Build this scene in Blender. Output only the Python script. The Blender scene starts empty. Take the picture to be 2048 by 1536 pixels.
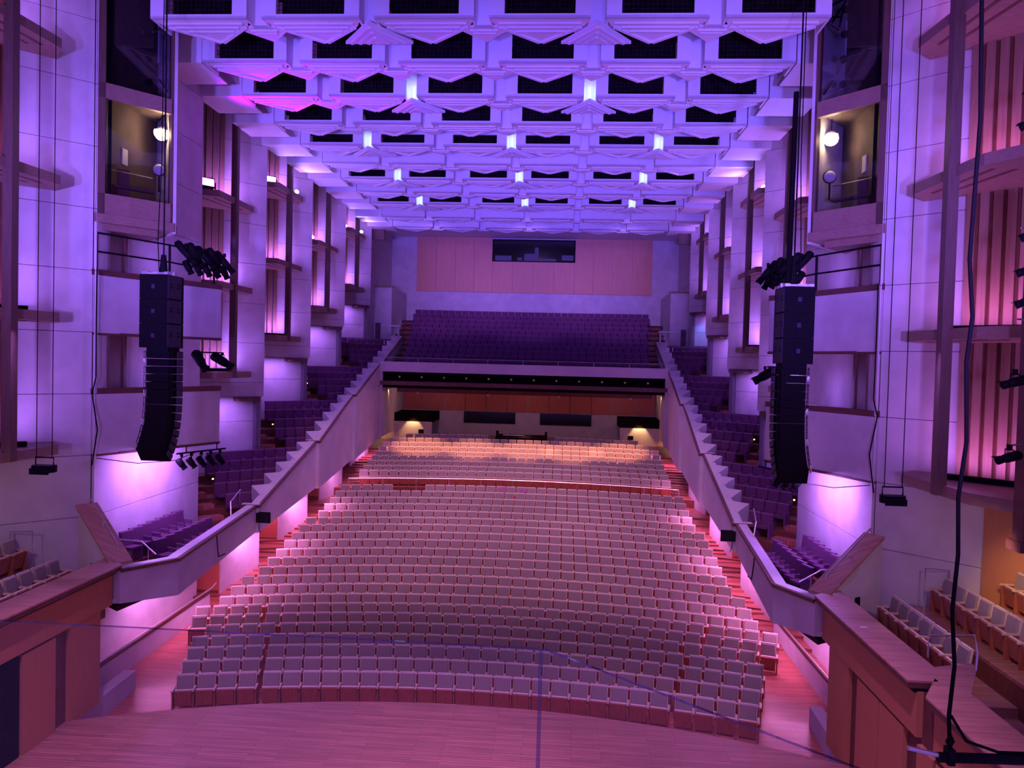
import bpy, bmesh, math, random
from mathutils import Vector, Matrix
random.seed(7)
S2 = math.sqrt(0.5)
scene = bpy.context.scene
col = scene.collection

# ------------------------------------------------------------------ camera
CAM = Vector((2.6, 0.0, 10.4))
yaw, pitch, roll = 0.0632, -0.0290, 0.0258
fw = Vector((-math.sin(yaw)*math.cos(pitch), math.cos(yaw)*math.cos(pitch), math.sin(pitch)))
r0 = Vector((math.cos(yaw), math.sin(yaw), 0)); u0 = r0.cross(fw)
rt = math.cos(roll)*r0 + math.sin(roll)*u0
up = -math.sin(roll)*r0 + math.cos(roll)*u0
cd = bpy.data.cameras.new('camera'); cam = bpy.data.objects.new('camera', cd); col.objects.link(cam)
cd.sensor_width = 36.0; cd.lens = 1538.0/2048.0*36.0; cd.clip_start = 0.05; cd.clip_end = 300
m = Matrix((rt, up, -fw)).transposed().to_4x4(); m.translation = CAM
cam.matrix_world = m
scene.camera = cam

# ------------------------------------------------------------------ world, exposure
w = bpy.data.worlds.new('world'); scene.world = w; w.use_nodes = True
bg = w.node_tree.nodes['Background']; bg.inputs[0].default_value = (0.37, 0.165, 0.88, 1); bg.inputs[1].default_value = 0.52
vs = scene.view_settings
vs.view_transform = 'Standard'; vs.look = 'None'; vs.exposure = 0.35; vs.gamma = 1.0; vs.use_curve_mapping = False

VIOLET = (0.42, 0.16, 1.0); BLUE = (0.26, 0.15, 1.0); PINK = (1.0, 0.34, 0.62); WARM = (1.0, 0.55, 0.20); MAG = (0.60, 0.02, 1.0); LILAC = (0.75, 0.35, 1.0)
def lamp(kind, loc, power, color, aim=None, size=0.2, angle=60, blend=0.6, sizey=None):
    L = bpy.data.lights.new('lamp_light', kind); L.energy = power; L.color = color
    if kind == 'AREA':
        L.shape = 'RECTANGLE'; L.size = size; L.size_y = sizey or size
    else:
        L.shadow_soft_size = size
    if kind == 'SPOT':
        L.spot_size = math.radians(angle); L.spot_blend = blend
    o = bpy.data.objects.new('lamp_light', L); col.objects.link(o); o.location = loc
    if aim is not None:
        o.rotation_euler = (Vector(aim)-Vector(loc)).to_track_quat('-Z', 'Y').to_euler()
    return o

# added unseen lamps: floods behind the camera washing ceiling and side walls, and
# downlights in the ceiling over the stalls and platform
for x in (-8.0, -2.7, 2.7, 8.0):
    lamp('SPOT', (x, -3.5, 9.0), 30000, (0.19, 0.10, 1.0), (x*0.9, 47, 21.6), 0.5, 30, 1.0)
for s_ in (-1, 1):
    lamp('SPOT', (s_*4.5, -3.5, 10.5), 10500, (0.28, 0.15, 1.0), (s_*13.0, 24, 21.0), 0.5, 40, 1.0)
    lamp('SPOT', (s_*4.5, -3.5, 10.0), 12500, (0.36, 0.16, 1.0), (s_*12.5, 36, 14.0), 0.5, 30, 1.0)
for x, y in ((-6, 24), (0, 24.3), (6, 24), (-6, 31), (0, 31), (6, 31), (-6, 38), (0, 38), (6, 38), (-5, 44.5), (0, 44.5), (5, 44.5)):
    lamp('SPOT', (x, y-6, 20.2), 900 if y < 25 else 3300, (1.0, 0.45, 0.55) if y < 25 else (1.0, 0.43, 0.80), (x, y+3, 1), 0.3, 46, 0.9)
for x, y in ((-5, 10), (5, 10)):
    lamp('SPOT', (x, y, 20.0), 11000, (0.72, 0.28, 0.92), (x*0.8, 15.0, 1), 0.3, 50, 0.8)

# ------------------------------------------------------------------ materials
def nodes_mat(name):
    mt = bpy.data.materials.new(name); mt.use_nodes = True
    nt = mt.node_tree; b = nt.nodes['Principled BSDF']
    return mt, nt, b
def mat(name, c, rough=0.6, var=0.12, scale=3.0, stretch=(1, 1, 1), bump=0.0, metal=0.0, spec=0.4, var2=None):
    mt, nt, b = nodes_mat(name)
    b.inputs['Roughness'].default_value = rough; b.inputs['Metallic'].default_value = metal
    b.inputs['Specular IOR Level'].default_value = spec
    g = nt.nodes.new('ShaderNodeNewGeometry'); mp = nt.nodes.new('ShaderNodeMapping')
    mp.inputs['Scale'].default_value = stretch
    nt.links.new(g.outputs['Position'], mp.inputs['Vector'])
    n = nt.nodes.new('ShaderNodeTexNoise'); n.inputs['Scale'].default_value = scale; n.inputs['Detail'].default_value = 4
    nt.links.new(mp.outputs[0], n.inputs['Vector'])
    cr = nt.nodes.new('ShaderNodeValToRGB')
    cr.color_ramp.elements[0].position = 0.3; cr.color_ramp.elements[1].position = 0.7
    lo = var2 if var2 else tuple(v*(1-var) for v in c); hi = tuple(min(1, v*(1+var)) for v in c)
    cr.color_ramp.elements[0].color = (*lo, 1); cr.color_ramp.elements[1].color = (*hi, 1)
    nt.links.new(n.outputs['Fac'], cr.inputs['Fac'])
    nt.links.new(cr.outputs['Color'], b.inputs['Base Color'])
    if bump:
        bp = nt.nodes.new('ShaderNodeBump'); bp.inputs['Strength'].default_value = bump; bp.inputs['Distance'].default_value = 0.02
        nt.links.new(n.outputs['Fac'], bp.inputs['Height']); nt.links.new(bp.outputs['Normal'], b.inputs['Normal'])
    return mt
def boards(name, c, width=0.11, rot=0.0, rough=0.35):
    mt, nt, b = nodes_mat(name)
    b.inputs['Roughness'].default_value = rough
    g = nt.nodes.new('ShaderNodeNewGeometry'); mp = nt.nodes.new('ShaderNodeMapping'); mp.inputs['Rotation'].default_value = (0, 0, rot)
    nt.links.new(g.outputs['Position'], mp.inputs['Vector'])
    br = nt.nodes.new('ShaderNodeTexBrick'); br.inputs['Scale'].default_value = 1.0
    br.inputs['Brick Width'].default_value = 1.9; br.inputs['Row Height'].default_value = width
    br.inputs['Mortar Size'].default_value = 0.006; br.offset = 0.37
    br.inputs['Color1'].default_value = (*[v*0.86 for v in c], 1); br.inputs['Color2'].default_value = (*[min(1, v*1.14) for v in c], 1)
    br.inputs['Mortar'].default_value = (*[v*0.45 for v in c], 1)
    nt.links.new(mp.outputs[0], br.inputs['Vector'])
    n = nt.nodes.new('ShaderNodeTexNoise'); n.inputs['Scale'].default_value = 6
    mp2 = nt.nodes.new('ShaderNodeMapping'); mp2.inputs['Scale'].default_value = (0.12, 1.6, 1); mp2.inputs['Rotation'].default_value = (0, 0, rot)
    nt.links.new(g.outputs['Position'], mp2.inputs['Vector']); nt.links.new(mp2.outputs[0], n.inputs['Vector'])
    mx = nt.nodes.new('ShaderNodeMixRGB'); mx.blend_type = 'MULTIPLY'; mx.inputs['Fac'].default_value = 0.6
    cr = nt.nodes.new('ShaderNodeValToRGB'); cr.color_ramp.elements[0].color = (0.6, 0.6, 0.6, 1); cr.color_ramp.elements[0].position = 0.35
    cr.color_ramp.elements[1].position = 0.65
    nt.links.new(n.outputs['Fac'], cr.inputs['Fac'])
    nt.links.new(br.outputs['Color'], mx.inputs['Color1']); nt.links.new(cr.outputs['Color'], mx.inputs['Color2'])
    nt.links.new(mx.outputs['Color'], b.inputs['Base Color'])
    return mt
def emit(name, c, strength):
    mt, nt, b = nodes_mat(name)
    b.inputs['Base Color'].default_value = (*[v*0.1 for v in c], 1); b.inputs['Emission Color'].default_value = (*c, 1); b.inputs['Emission Strength'].default_value = strength
    return mt
def glass(name, tint, gloss=0.06):
    mt, nt, b = nodes_mat(name)
    t = nt.nodes.new('ShaderNodeBsdfTransparent'); t.inputs[0].default_value = (*tint, 1)
    gl = nt.nodes.new('ShaderNodeBsdfGlossy'); gl.inputs['Roughness'].default_value = 0.02
    mx = nt.nodes.new('ShaderNodeMixShader')
    mx.inputs[0].default_value = gloss; nt.links.new(t.outputs[0], mx.inputs[1]); nt.links.new(gl.outputs[0], mx.inputs[2])
    nt.links.new(mx.outputs[0], nt.nodes['Material Output'].inputs[0])
    return mt
M = dict(
    concrete=mat('concrete', (0.60, 0.56, 0.58), 0.75, 0.10, 1.3, bump=0.05),
    concrete_joint=mat('concrete_joint', (0.16, 0.13, 0.16), 0.9),
    fascia=mat('fascia_concrete', (0.58, 0.54, 0.58), 0.75, 0.08, 1.0),
    plaster=mat('ceiling_plaster', (0.74, 0.72, 0.78), 0.6, 0.03, 2.0),
    rib=mat('ceiling_rib', (0.66, 0.64, 0.70), 0.6, 0.03, 2.0),
    black=mat('black_paint', (0.007, 0.006, 0.009), 0.6, 0.2, spec=0.08),
    void=mat('dark_void', (0.008, 0.005, 0.007), 0.95, 0.5, 4.0, spec=0.02),
    mesh=mat('grille_mesh', (0.018, 0.014, 0.018), 0.8, 0.6, 6.0, spec=0.05),
    stage=boards('stage_boards', (0.40, 0.19, 0.13), 0.11, 0.0, 0.32),
    floor=boards('floor_boards', (0.52, 0.16, 0.115), 0.10, 0.0, 0.30),
    riser=mat('riser_timber', (0.20, 0.06, 0.035), 0.5, 0.2, 3, (4, 4, 1)),
    veneer=mat('timber_veneer', (0.46, 0.20, 0.09), 0.5, 0.05, 2.5, (5, 5, 0.4)),
    redpanel=mat('red_timber_panel', (0.50, 0.14, 0.08), 0.5, 0.12, 2.5, (5, 5, 0.4)),
    orange=mat('orange_veneer', (0.66, 0.32, 0.19), 0.5, 0.06, 2.0, (4, 4, 0.3)),
    post=mat('timber_post', (0.15, 0.085, 0.07), 0.5, 0.15, 3, (6, 6, 0.5)),
    slat=mat('timber_slat', (0.27, 0.15, 0.10), 0.5, 0.15, 3, (6, 6, 0.4)),
    shelf=mat('timber_shelf', (0.28, 0.17, 0.13), 0.5, 0.12, 3, (2, 2, 6)),
    cap=mat('timber_cap', (0.42, 0.22, 0.15), 0.35, 0.25, 2.5, (0.4, 5, 1)),
    capdark=mat('dark_timber_cap', (0.13, 0.05, 0.04), 0.45, 0.2, 3),
    cream=mat('cream_upholstery', (0.33, 0.27, 0.235), 0.9, 0.10, 40.0, bump=0.1),
    creamedge=mat('cream_piping', (0.72, 0.59, 0.50), 0.8, 0.08, 20.0),
    seatwood=mat('seat_wood', (0.34, 0.10, 0.06), 0.4, 0.15, 6, (3, 3, 0.6)),
    armwood=mat('armrest_wood', (0.62, 0.44, 0.32), 0.4, 0.12, 8),
    purple=mat('purple_upholstery', (0.13, 0.038, 0.112), 0.9, 0.14, 30.0, bump=0.1),
    purpledge=mat('purple_seat_edge', (0.20, 0.08, 0.18), 0.7, 0.1, 20.0),
    carpet=mat('dark_carpet', (0.05, 0.015, 0.03), 0.95, 0.2, 20.0),
    metal=mat('brushed_metal', (0.72, 0.68, 0.70), 0.38, 0.05, 10, metal=1.0),
    speaker=mat('speaker_shell', (0.007, 0.005, 0.008), 0.6, 0.2, 8, spec=0.06),
    speakerside=mat('speaker_side', (0.035, 0.030, 0.060), 0.5, 0.15, 8, spec=0.15),
    cable=mat('black_cable', (0.004, 0.003, 0.004), 0.8, spec=0.1),
    white=mat('white_paint', (0.78, 0.74, 0.78), 0.5, 0.03),
    red=mat('red_fabric', (0.75, 0.03, 0.06), 0.7),
    paper=mat('pink_paper', (0.75, 0.40, 0.55), 0.7),
    boothwall=mat('booth_wall', (0.12, 0.08, 0.09), 0.8, 0.2, 2.0),
    glass=glass('clear_glass', (0.97, 0.96, 0.98), 0.025),
    glassedge=glass('glass_edge', (0.62, 0.58, 0.78), 0.10),
    boothglass=glass('booth_glass', (0.72, 0.70, 0.76)),
    screen=mat('screen_black', (0.008, 0.008, 0.010), 0.15, 0.1),
    warm=emit('warm_lamp', (1.0, 0.74, 0.36), 60),
    mag=emit('magenta_lamp', (1.0, 0.22, 1.0), 3.5),
    bluew=emit('blue_white_lamp', (0.70, 0.68, 1.0), 4),
    whitel=emit('white_lamp', (0.95, 0.85, 1.0), 12),
    strip=emit('cool_strip', (0.58, 0.70, 1.0), 0.8),
    aisle=emit('amber_aisle_lamp', (1.0, 0.65, 0.30), 2),
    cyan=emit('blue_glow', (0.05, 0.25, 1.0), 0.8),
    booth=emit('booth_glow', (0.10, 0.08, 0.45), 0.08),
)

# ------------------------------------------------------------------ mesh helpers
class MB:
    def __init__(s): s.v = []; s.f = []
    def add(s, vs, fs):
        o = len(s.v); s.v += [tuple(v) for v in vs]; s.f += [tuple(i+o for i in f) for f in fs]; return s
    def box(s, x0, x1, y0, y1, z0, z1):
        return s.add([(x0,y0,z0),(x1,y0,z0),(x1,y1,z0),(x0,y1,z0),(x0,y0,z1),(x1,y0,z1),(x1,y1,z1),(x0,y1,z1)],
                     [(3,2,1,0),(4,5,6,7),(0,1,5,4),(1,2,6,5),(2,3,7,6),(3,0,4,7)])
    def obox(s, c, h, ax, ay, az=(0,0,1)):
        c = Vector(c); ax = Vector(ax).normalized()*h[0]; ay = Vector(ay).normalized()*h[1]; az = Vector(az).normalized()*h[2]
        vs = [c-ax-ay-az, c+ax-ay-az, c+ax+ay-az, c-ax+ay-az, c-ax-ay+az, c+ax-ay+az, c+ax+ay+az, c-ax+ay+az]
        return s.add(vs, [(3,2,1,0),(4,5,6,7),(0,1,5,4),(1,2,6,5),(2,3,7,6),(3,0,4,7)])
    def prism(s, poly, z0, z1):
        n = len(poly)
        g = lambda z: z if isinstance(z, (list, tuple)) else [z]*n
        a, b = g(z0), g(z1)
        vs = [(p[0], p[1], a[i]) for i, p in enumerate(poly)] + [(p[0], p[1], b[i]) for i, p in enumerate(poly)]
        return s.add(vs, [tuple(range(n-1, -1, -1)), tuple(range(n, 2*n))] + [(i, (i+1) % n, (i+1) % n+n, i+n) for i in range(n)])
    def slab(s, a, b, z0, z1, t, zb0=None, zb1=None):
        """vertical wall slab from a to b (plan), thickness t to the left of a->b"""
        a = Vector((a[0], a[1])); b = Vector((b[0], b[1])); d = (b-a).normalized(); n = Vector((-d.y, d.x))*t
        q = [a, b, b+n, a+n]
        lo = [z0, z0 if zb0 is None else zb0]; hi = [z1, z1 if zb1 is None else zb1]
        return s.prism([(p.x, p.y) for p in q], [lo[0], lo[1], lo[1], lo[0]], [hi[0], hi[1], hi[1], hi[0]])
    def tube(s, pts, r, n=8, cap=True):
        P = [Vector(p) for p in pts]; R = r if isinstance(r, (list, tuple)) else [r]*len(P)
        rings = []
        for i, p in enumerate(P):
            d = (P[min(i+1, len(P)-1)]-P[max(i-1, 0)]).normalized()
            a = d.orthogonal().normalized() if abs(d.z) > 0.95 else d.cross(Vector((0,0,1))).normalized()
            b = d.cross(a)
            rings.append([p+(a*math.cos(2*math.pi*k/n)+b*math.sin(2*math.pi*k/n))*R[i] for k in range(n)])
        vs = [v for rr in rings for v in rr]; fs = []
        for i in range(len(P)-1):
            for k in range(n):
                fs.append((i*n+k, i*n+(k+1) % n, (i+1)*n+(k+1) % n, (i+1)*n+k))
        if cap:
            fs.append(tuple(range(n-1, -1, -1))); fs.append(tuple((len(P)-1)*n+k for k in range(n)))
        return s.add(vs, fs)
    def mesh(s, name, off=(0,0,0), mx=1):
        me = bpy.data.meshes.new(name)
        me.from_pydata([((v[0]*mx)-off[0], v[1]-off[1], v[2]-off[2]) for v in s.v], [], s.f)
        bm = bmesh.new(); bm.from_mesh(me); bmesh.ops.recalc_face_normals(bm, faces=bm.faces); bm.to_mesh(me); bm.free()
        me.update(); return me
def root_off(p):
    o = Vector((0,0,0))
    while p is not None: o += p.location; p = p.parent
    return o
def obj(name, mb, m, parent=None, mx=1, smooth=False):
    """link one mesh object; geometry given in world coordinates"""
    me = mb.mesh(name, root_off(parent), mx); me.materials.append(M[m])
    if smooth: me.polygons.foreach_set('use_smooth', [True]*len(me.polygons))
    o = bpy.data.objects.new(name, me); col.objects.link(o); o.parent = parent; return o
def inst(name, me, parent=None, loc=None):
    o = bpy.data.objects.new(name, me); col.objects.link(o); o.parent = parent
    if loc is not None: o.location = loc
    return o
def tag(o, label, cat, group=None):
    o['label'] = label; o['category'] = cat
    if group: o['group'] = group
    return o
def thing(name, label, cat, loc=(0,0,0), rz=0.0, group=None):
    o = bpy.data.objects.new(name, None); col.objects.link(o); o.empty_display_size = 0.2
    o.location = loc; o.rotation_euler = (0, 0, rz); return tag(o, label, cat, group)
def struct(name, mb, m, mx=1):
    o = obj(name, mb, m, None, mx); o['kind'] = 'structure'; return o
def stuff(o, label=None, cat=None):
    o['kind'] = 'stuff'
    if label: o['label'] = label
    if cat: o['category'] = cat
    return o
ORD = ['first','second','third','fourth','fifth','sixth','seventh','eighth','ninth','tenth','eleventh','twelfth','thirteenth','fourteenth','fifteenth','sixteenth','seventeenth','eighteenth','nineteenth','twentieth']
ORD += ['twenty-'+x for x in ORD[:9]] + ['thirtieth'] + ['thirty-'+x for x in ORD[:9]] + ['fortieth']
SIDES = ((-1, 'left'), (1, 'right'))
# ================================================================== SETTING
# ---- stage platform: curved front edge, radius 23
def arc_stage(x): return math.sqrt(23.0**2-x*x)-2.4
xs = [-9.9+19.8*i/24 for i in range(25)]
mb = MB().prism([(-9.9, 5.0), (9.9, 5.0)] + [(x, arc_stage(x)) for x in reversed(xs)], 0.0, 0.97)
fl_stage = struct('floor_stage', mb, 'riser')
mb = MB().prism([(-9.9, 5.0), (9.9, 5.0)] + [(x, arc_stage(x)+0.04) for x in reversed(xs)], 0.972, 1.0)
obj('stage_boarding', mb, 'stage', fl_stage)

# ---- stalls floor: curved terraces, one per seat row
RZ = [(22.4,.17),(23.36,.21),(24.33,.26),(25.29,.28),(26.26,.32),(27.22,.36),(28.19,.40),(29.15,.46),(30.12,.57),(31.09,.68),(32.05,.79),(33.02,.93),(33.98,1.06),(34.95,1.22),(35.91,1.36),(36.88,1.52),(37.84,1.66),(38.80,1.81),(39.77,1.98),(40.73,2.14),(41.70,2.32),(42.66,2.50),(45.40,2.93),(46.35,3.09),(47.30,3.27),(48.25,3.46),(49.20,3.62),(50.15,3.82),(51.10,4.00),(52.05,4.18),(53.00,4.36)]
RHW = [8.15,8.45,8.7,8.95,9.15,9.75,10.05,9.95,9.85,9.78,9.73,9.7,9.69,9.63,9.55,9.51,9.5,9.46,9.44,9.4,9.35,9.2,9.13,9.09,9.03,9.0,9.0,8.98,8.95,8.85,8.0]
RAD = 32.0
def bend(Y, x): return Y - x*x/(2*RAD)
FX = [-12.4+24.8*i/20 for i in range(21)]
tread = MB(); riser = MB()
edges = [(12.0, 0.0)] + [(Y-0.62, z) for Y, z in RZ] + [(62.5, RZ[-1][1])]
for i in range(len(edges)-1):
    Ya, z = edges[i]; Yb = edges[i+1][0]
    zb_ = edges[i+1][1] if i < 8 else z      # the first rows stand on a gentle ramp
    a = [(x, bend(Ya, x) if i else 12.0, z) for x in FX]; b = [(x, bend(Yb, x) if i < len(edges)-2 else 62.5, zb_) for x in FX]
    n = len(FX)
    tread.add(a+b, [(k, k+1, n+k+1, n+k) for k in range(n-1)])
    if i > 8:
        zp = edges[i-1][1]
        c = [(x, bend(Ya, x), zp) for x in FX]; d = [(x, bend(Ya, x), z-0.001) for x in FX]
        riser.add(c+d, [(k, k+1, n+k+1, n+k) for k in range(n-1)])
fl = struct('floor', tread, 'floor')
obj('step_riser', riser, 'riser', fl)
# intermediate half steps in the side aisles
for s, sn in SIDES:
    for i in range(8, 31):
        if i == 22: continue
        Y, z = RZ[i]; zp = RZ[i-1][1]
        if z-zp < 0.08: continue
        u0, u1 = RHW[i]+0.25, 11.2
        ya = bend(Y-0.62, (u0+u1)/2)
        obj('aisle_step', MB().box(u0, u1, ya-0.34, ya+0.02, zp, (z+zp)/2), 'floor', fl, s)

# ---- side walls in plan coordinates u = distance from the hall axis
TEETH = [(36.4, 8.4), (43.2, 10.3), (50.0, 12.4), (56.8, 14.3)]
JZ = [7.2+1.885*i for i in range(-2, 10)]
ZTOP = 22.6
def panels(wall, s, a, b, z0, z1, off=0.06, t=0.06, gap=0.018, name='concrete_panel'):
    """separate concrete panels standing proud of a backing slab from a to b"""
    zs = [z0] + [z for z in JZ if z0+0.3 < z < z1-0.3] + [z1]
    for i in range(len(zs)-1):
        mb = MB().slab(a, b, zs[i]+gap/2, zs[i+1]-gap/2, t)
        obj(name, mb, 'concrete', wall, s)
WALL = {}
for s, sn in SIDES:
    core = MB()
    # backing: near tooth, straight run, four teeth with returns, rear side
    core.slab((16.65, 17.92), (11.85, 22.72), 2.0, ZTOP, -0.25)
    core.slab((11.84, 22.7), (11.84, 29.62), 0.0, ZTOP, -0.2)
    prev = 29.6
    for Y, zb in TEETH:
        o = (15.15, Y-3.4)
        core.slab((11.9, prev-0.04), (15.2, prev+3.26), 1.5, ZTOP, -0.2)
        core.slab((15.15+0.05, Y-3.4+0.05), (11.80, Y+0.05), zb, ZTOP, -0.25)
        core.slab((15.15+0.38, Y-3.4+0.38), (12.05, Y+0.45), 2.0, zb+0.02, -0.2)
        prev = Y
    core.slab((12.0, 56.9), (13.0, 58.0), 8.0, ZTOP, -0.2)
    core.slab((12.6, 57.6), (12.6, 66.4), 8.0, ZTOP, -0.2)
    wl = struct('wall_'+sn, core, 'concrete_joint', s); WALL[s] = wl
    panels(wl, s, (11.75, 22.7), (16.4, 18.05), 3.6, ZTOP, t=0.08)
    panels(wl, s, (11.75, 29.6), (11.75, 22.75), 0.0, ZTOP, t=-0.08)
    for Y, zb in TEETH:
        panels(wl, s, (11.75, Y), (15.15, Y-3.4), zb, ZTOP, t=0.08)
        panels(wl, s, (12.02, Y+0.33), (15.3, Y-2.95), zb-5.2, zb-0.01, t=0.08)
        # dark timber head over the doorway under each tooth
        obj('door_head', MB().obox((12.35, Y-0.55, zb-0.10), (0.55, 0.28, 0.10), (1,-1,0), (1,1,0)), 'capdark', wl, s)
    panels(wl, s, (12.35, 66.0), (12.35, 57.4), 10.5, ZTOP, t=-0.08)
    # vestibule block at the rear of the circle
    vb = MB().box(10.9, 12.5, 60.2, 66.0, 10.0, 16.0)
    obj('vestibule_wall', vb, 'concrete', wl, s)
    obj('vestibule_coping', MB().slab((10.85, 60.14), (15, 60.14), 16.0, 16.12, 0.4), 'shelf', wl, s)
    obj('door_leaf', MB().box(11.75, 12.15, 60.10, 60.19, 11.3, 13.2), 'boothwall', wl, s)

# ---- stalls level side walls under the side balconies: white splayed walls and timber door panels
for s, sn in SIDES:
    wl = WALL[s]
    for j, (u, Y) in enumerate(((10.83, 29.9), (10.60, 35.6), (10.48, 41.4), (10.42, 47.2))):
        zt = (3.12, 3.5, 4.0, 4.5)[j]
        obj('splayed_wall', MB().slab((u, Y), (u-0.45, Y+2.8), 0.0, zt, -0.12), 'concrete', wl, s)
        obj('splayed_wall', MB().slab((u-0.45, Y+2.8), (u+0.9, Y+5.8), 0.0, zt, -0.12), 'concrete', wl, s)
        zf = max(0.2, [z for YY, z in RZ if YY < Y+2.0][-1])
        obj('aisle_door', MB().slab((11.9, Y+0.1), (u+0.06, Y+0.1), 0.0, zt, 0.1), 'redpanel', wl, s)
        obj('skirting', MB().slab((11.9, Y+0.04), (u+0.1, Y+0.04), zf-0.1, zf+0.22, 0.06), 'riser', wl, s)

# ---- circle (rear balcony): slab, fascia, tiers
circ = MB()
circ.box(-10.2, 10.2, 52.1, 62.4, 8.40, 8.62)
floor_circle = struct('floor_circle', circ, 'void')
CR = [(54.3+0.98*i, 9.45+0.415*i) for i in range(11)]
for i, (Y, z) in enumerate(CR):
    obj('tier_tread', MB().box(-10.6, 10.6, Y-0.72, Y+0.30, z-0.1, z), 'carpet', floor_circle)
    obj('tier_riser', MB().box(-10.6, 10.6, Y-0.70, Y-0.66, z-0.42, z-0.1), 'riser', floor_circle)
mb = MB()
mb.box(-10.6, 10.6, 52.3, 53.7, 9.2, 9.35)
mb.box(-12.3, 12.3, 64.3, 66.0, 13.4, 13.62)
obj('landing', mb, 'carpet', floor_circle)
mb = MB().box(-9.75, 9.75, 51.75, 52.0, 9.52, 10.12); cf = struct('wall_circle_front', mb, 'fascia')
obj('coping', MB().box(-9.75, 9.75, 51.7, 52.25, 10.12, 10.2), 'fascia', cf)
obj('lighting_slot', MB().box(-9.75, 9.75, 52.2, 52.4, 8.7, 9.55), 'void', cf)
obj('lower_lip', MB().box(-9.75, 9.75, 51.8, 52.35, 8.6, 8.88), 'capdark', cf)
obj('dropped_beam', MB().box(-9.0, 9.0, 54.0, 54.6, 8.05, 8.45), 'riser', cf)
# stalls back wall with timber panels and dark windows
mb = MB().box(-12.4, 12.4, 62.3, 62.5, 3.0, 9.0); rb = struct('wall_stalls_back', mb, 'concrete')
for i in range(12):
    x0 = -10.2+i*1.7
    obj('timber_panel', MB().box(x0+0.03, x0+1.67, 62.16, 62.3, 6.33, 8.45), 'redpanel', rb)
for x0, x1 in ((-5.2, -1.0), (1.0, 5.15)):
    obj('window_pane', MB().box(x0, x1, 62.2, 62.31, 5.35, 6.27), 'screen', rb)
for s, sn in SIDES:
    obj('dark_soffit', MB().prism([(7.2, 58.4), (12.2, 58.4), (12.2, 62.2), (7.2, 62.2)], 5.55, 6.25), 'void', rb, s)
    obj('low_wall', MB().box(7.15, 12.2, 58.2, 58.4, 3.5, 5.62), 'concrete', rb, s)
    obj('side_wall', MB().slab((9.8, 52.2), (10.3, 62.3), 4.9, 8.45, -0.15), 'concrete', rb, s)
    obj('control_box', MB().box(7.75, 8.15, 58.1, 58.2, 4.75, 5.05), 'black', rb, s)
# back wall of the hall
mb = MB().box(-12.8, 12.8, 66.1, 66.4, 12.5, ZTOP); wb = struct('wall_back', mb, 'concrete')
panw = [(-10.07, -8.39), (-8.39, -6.71), (-6.71, -5.10), (-5.10, -3.5)]
for x0, x1 in panw + [(-b, -a) for a, b in reversed(panw)]:
    obj('timber_panel', MB().box(x0+0.012, x1-0.012, 65.98, 66.1, 16.3, 21.3), 'orange', wb)
for x0, x1 in ((-3.5, -1.75), (-1.75, 0), (0, 1.75), (1.75, 3.5)):
    obj('timber_panel', MB().box(x0+0.012, x1-0.012, 65.98, 66.1, 16.3, 18.98), 'orange', wb)
obj('booth_window', MB().box(-3.5, 3.5, 66.02, 66.09, 19.0, 20.8), 'screen', wb)
obj('booth_window_frame', MB().box(-3.55, 3.55, 65.95, 66.05, 20.75, 20.85).box(-3.55, 3.55, 65.95, 66.05, 18.95, 19.03).box(-3.55, -3.46, 65.95, 66.05, 19, 20.8).box(3.46, 3.55, 65.95, 66.05, 19, 20.8), 'black', wb)
for k, (x, z, a, b) in enumerate(((-2.6, 19.25, .7, .22), (-0.35, 19.35, .45, .3), (0.25, 19.7, .16, .5), (2.9, 19.35, .5, .22), (-1.2, 19.2, .2, .12), (1.4, 19.15, .5, .1))):
    obj('booth_equipment', MB().box(x-a, x+a, 65.985, 66.015, z-b, z+b), 'booth', wb)

# ================================================================== CEILING
PX, PY, Y1, ZC = 3.40, 3.33, 22.6, 20.4
ceil = struct('ceiling', MB().box(-16, 16, 14, 67, 23.4, 23.6), 'void')
obj('rear_soffit', MB().box(-12.4, 12.4, 58.0, 66.2, 20.95, 21.1), 'plaster', ceil)
obj('front_bulkhead', MB().box(-16, 16, 20.0, 20.2, 22.9, 23.5), 'void', ceil)
for s, sn in SIDES:
    obj('timber_bulkhead', MB().box(10.9, 12.5, 57.2, 57.5, 19.3, 21.0), 'post', ceil, s)
# shared coffer meshes, local origin at front edge centre, underside level
hw = 1.475
def mk(name, mb, m):
    me = mb.mesh(name); me.materials.append(M[m]); return me
def frame_mesh(z_open0, z_open1, ztop, name):
    mb = MB(); ow = 1.03
    mb.box(-hw, hw, 0, 0.10, 0.0, z_open0)
    mb.box(-hw, -ow, 0, 0.10, z_open0, z_open1); mb.box(ow, hw, 0, 0.10, z_open0, z_open1)
    mb.box(-hw, hw, 0, 0.10, z_open1, ztop)
    mb.box(-hw, -hw+0.06, 0.10, 1.2, 0.0, ztop); mb.box(hw-0.06, hw, 0.10, 1.2, 0.0, ztop)
    return mk(name, mb, 'plaster')
ME = {}
ME['tall'] = frame_mesh(0.12, 1.35, 2.0, 'coffer_frame'); ME['short'] = frame_mesh(0.12, 0.52, 1.5, 'coffer_frame')
ME['plain'] = mk('coffer_frame', MB().box(-hw, hw, 0, 0.1, 0, 1.4).box(-hw, -hw+0.06, 0.1, 1.2, 0, 1.4).box(hw-0.06, hw, 0.1, 1.2, 0, 1.4), 'plaster')
ME['void_tall'] = mk('dark_recess', MB().box(-1.06, 1.06, 0.6, 0.66, 0.08, 1.5), 'void')
ME['void_short'] = mk('dark_recess', MB().box(-1.06, 1.06, 0.5, 0.56, 0.08, 0.7), 'void')
gr = MB()
for i in range(15): gr.box(-0.98+0.14*i-0.006, -0.98+0.14*i+0.006, 0.13, 0.142, 0.1, 1.36)
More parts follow.
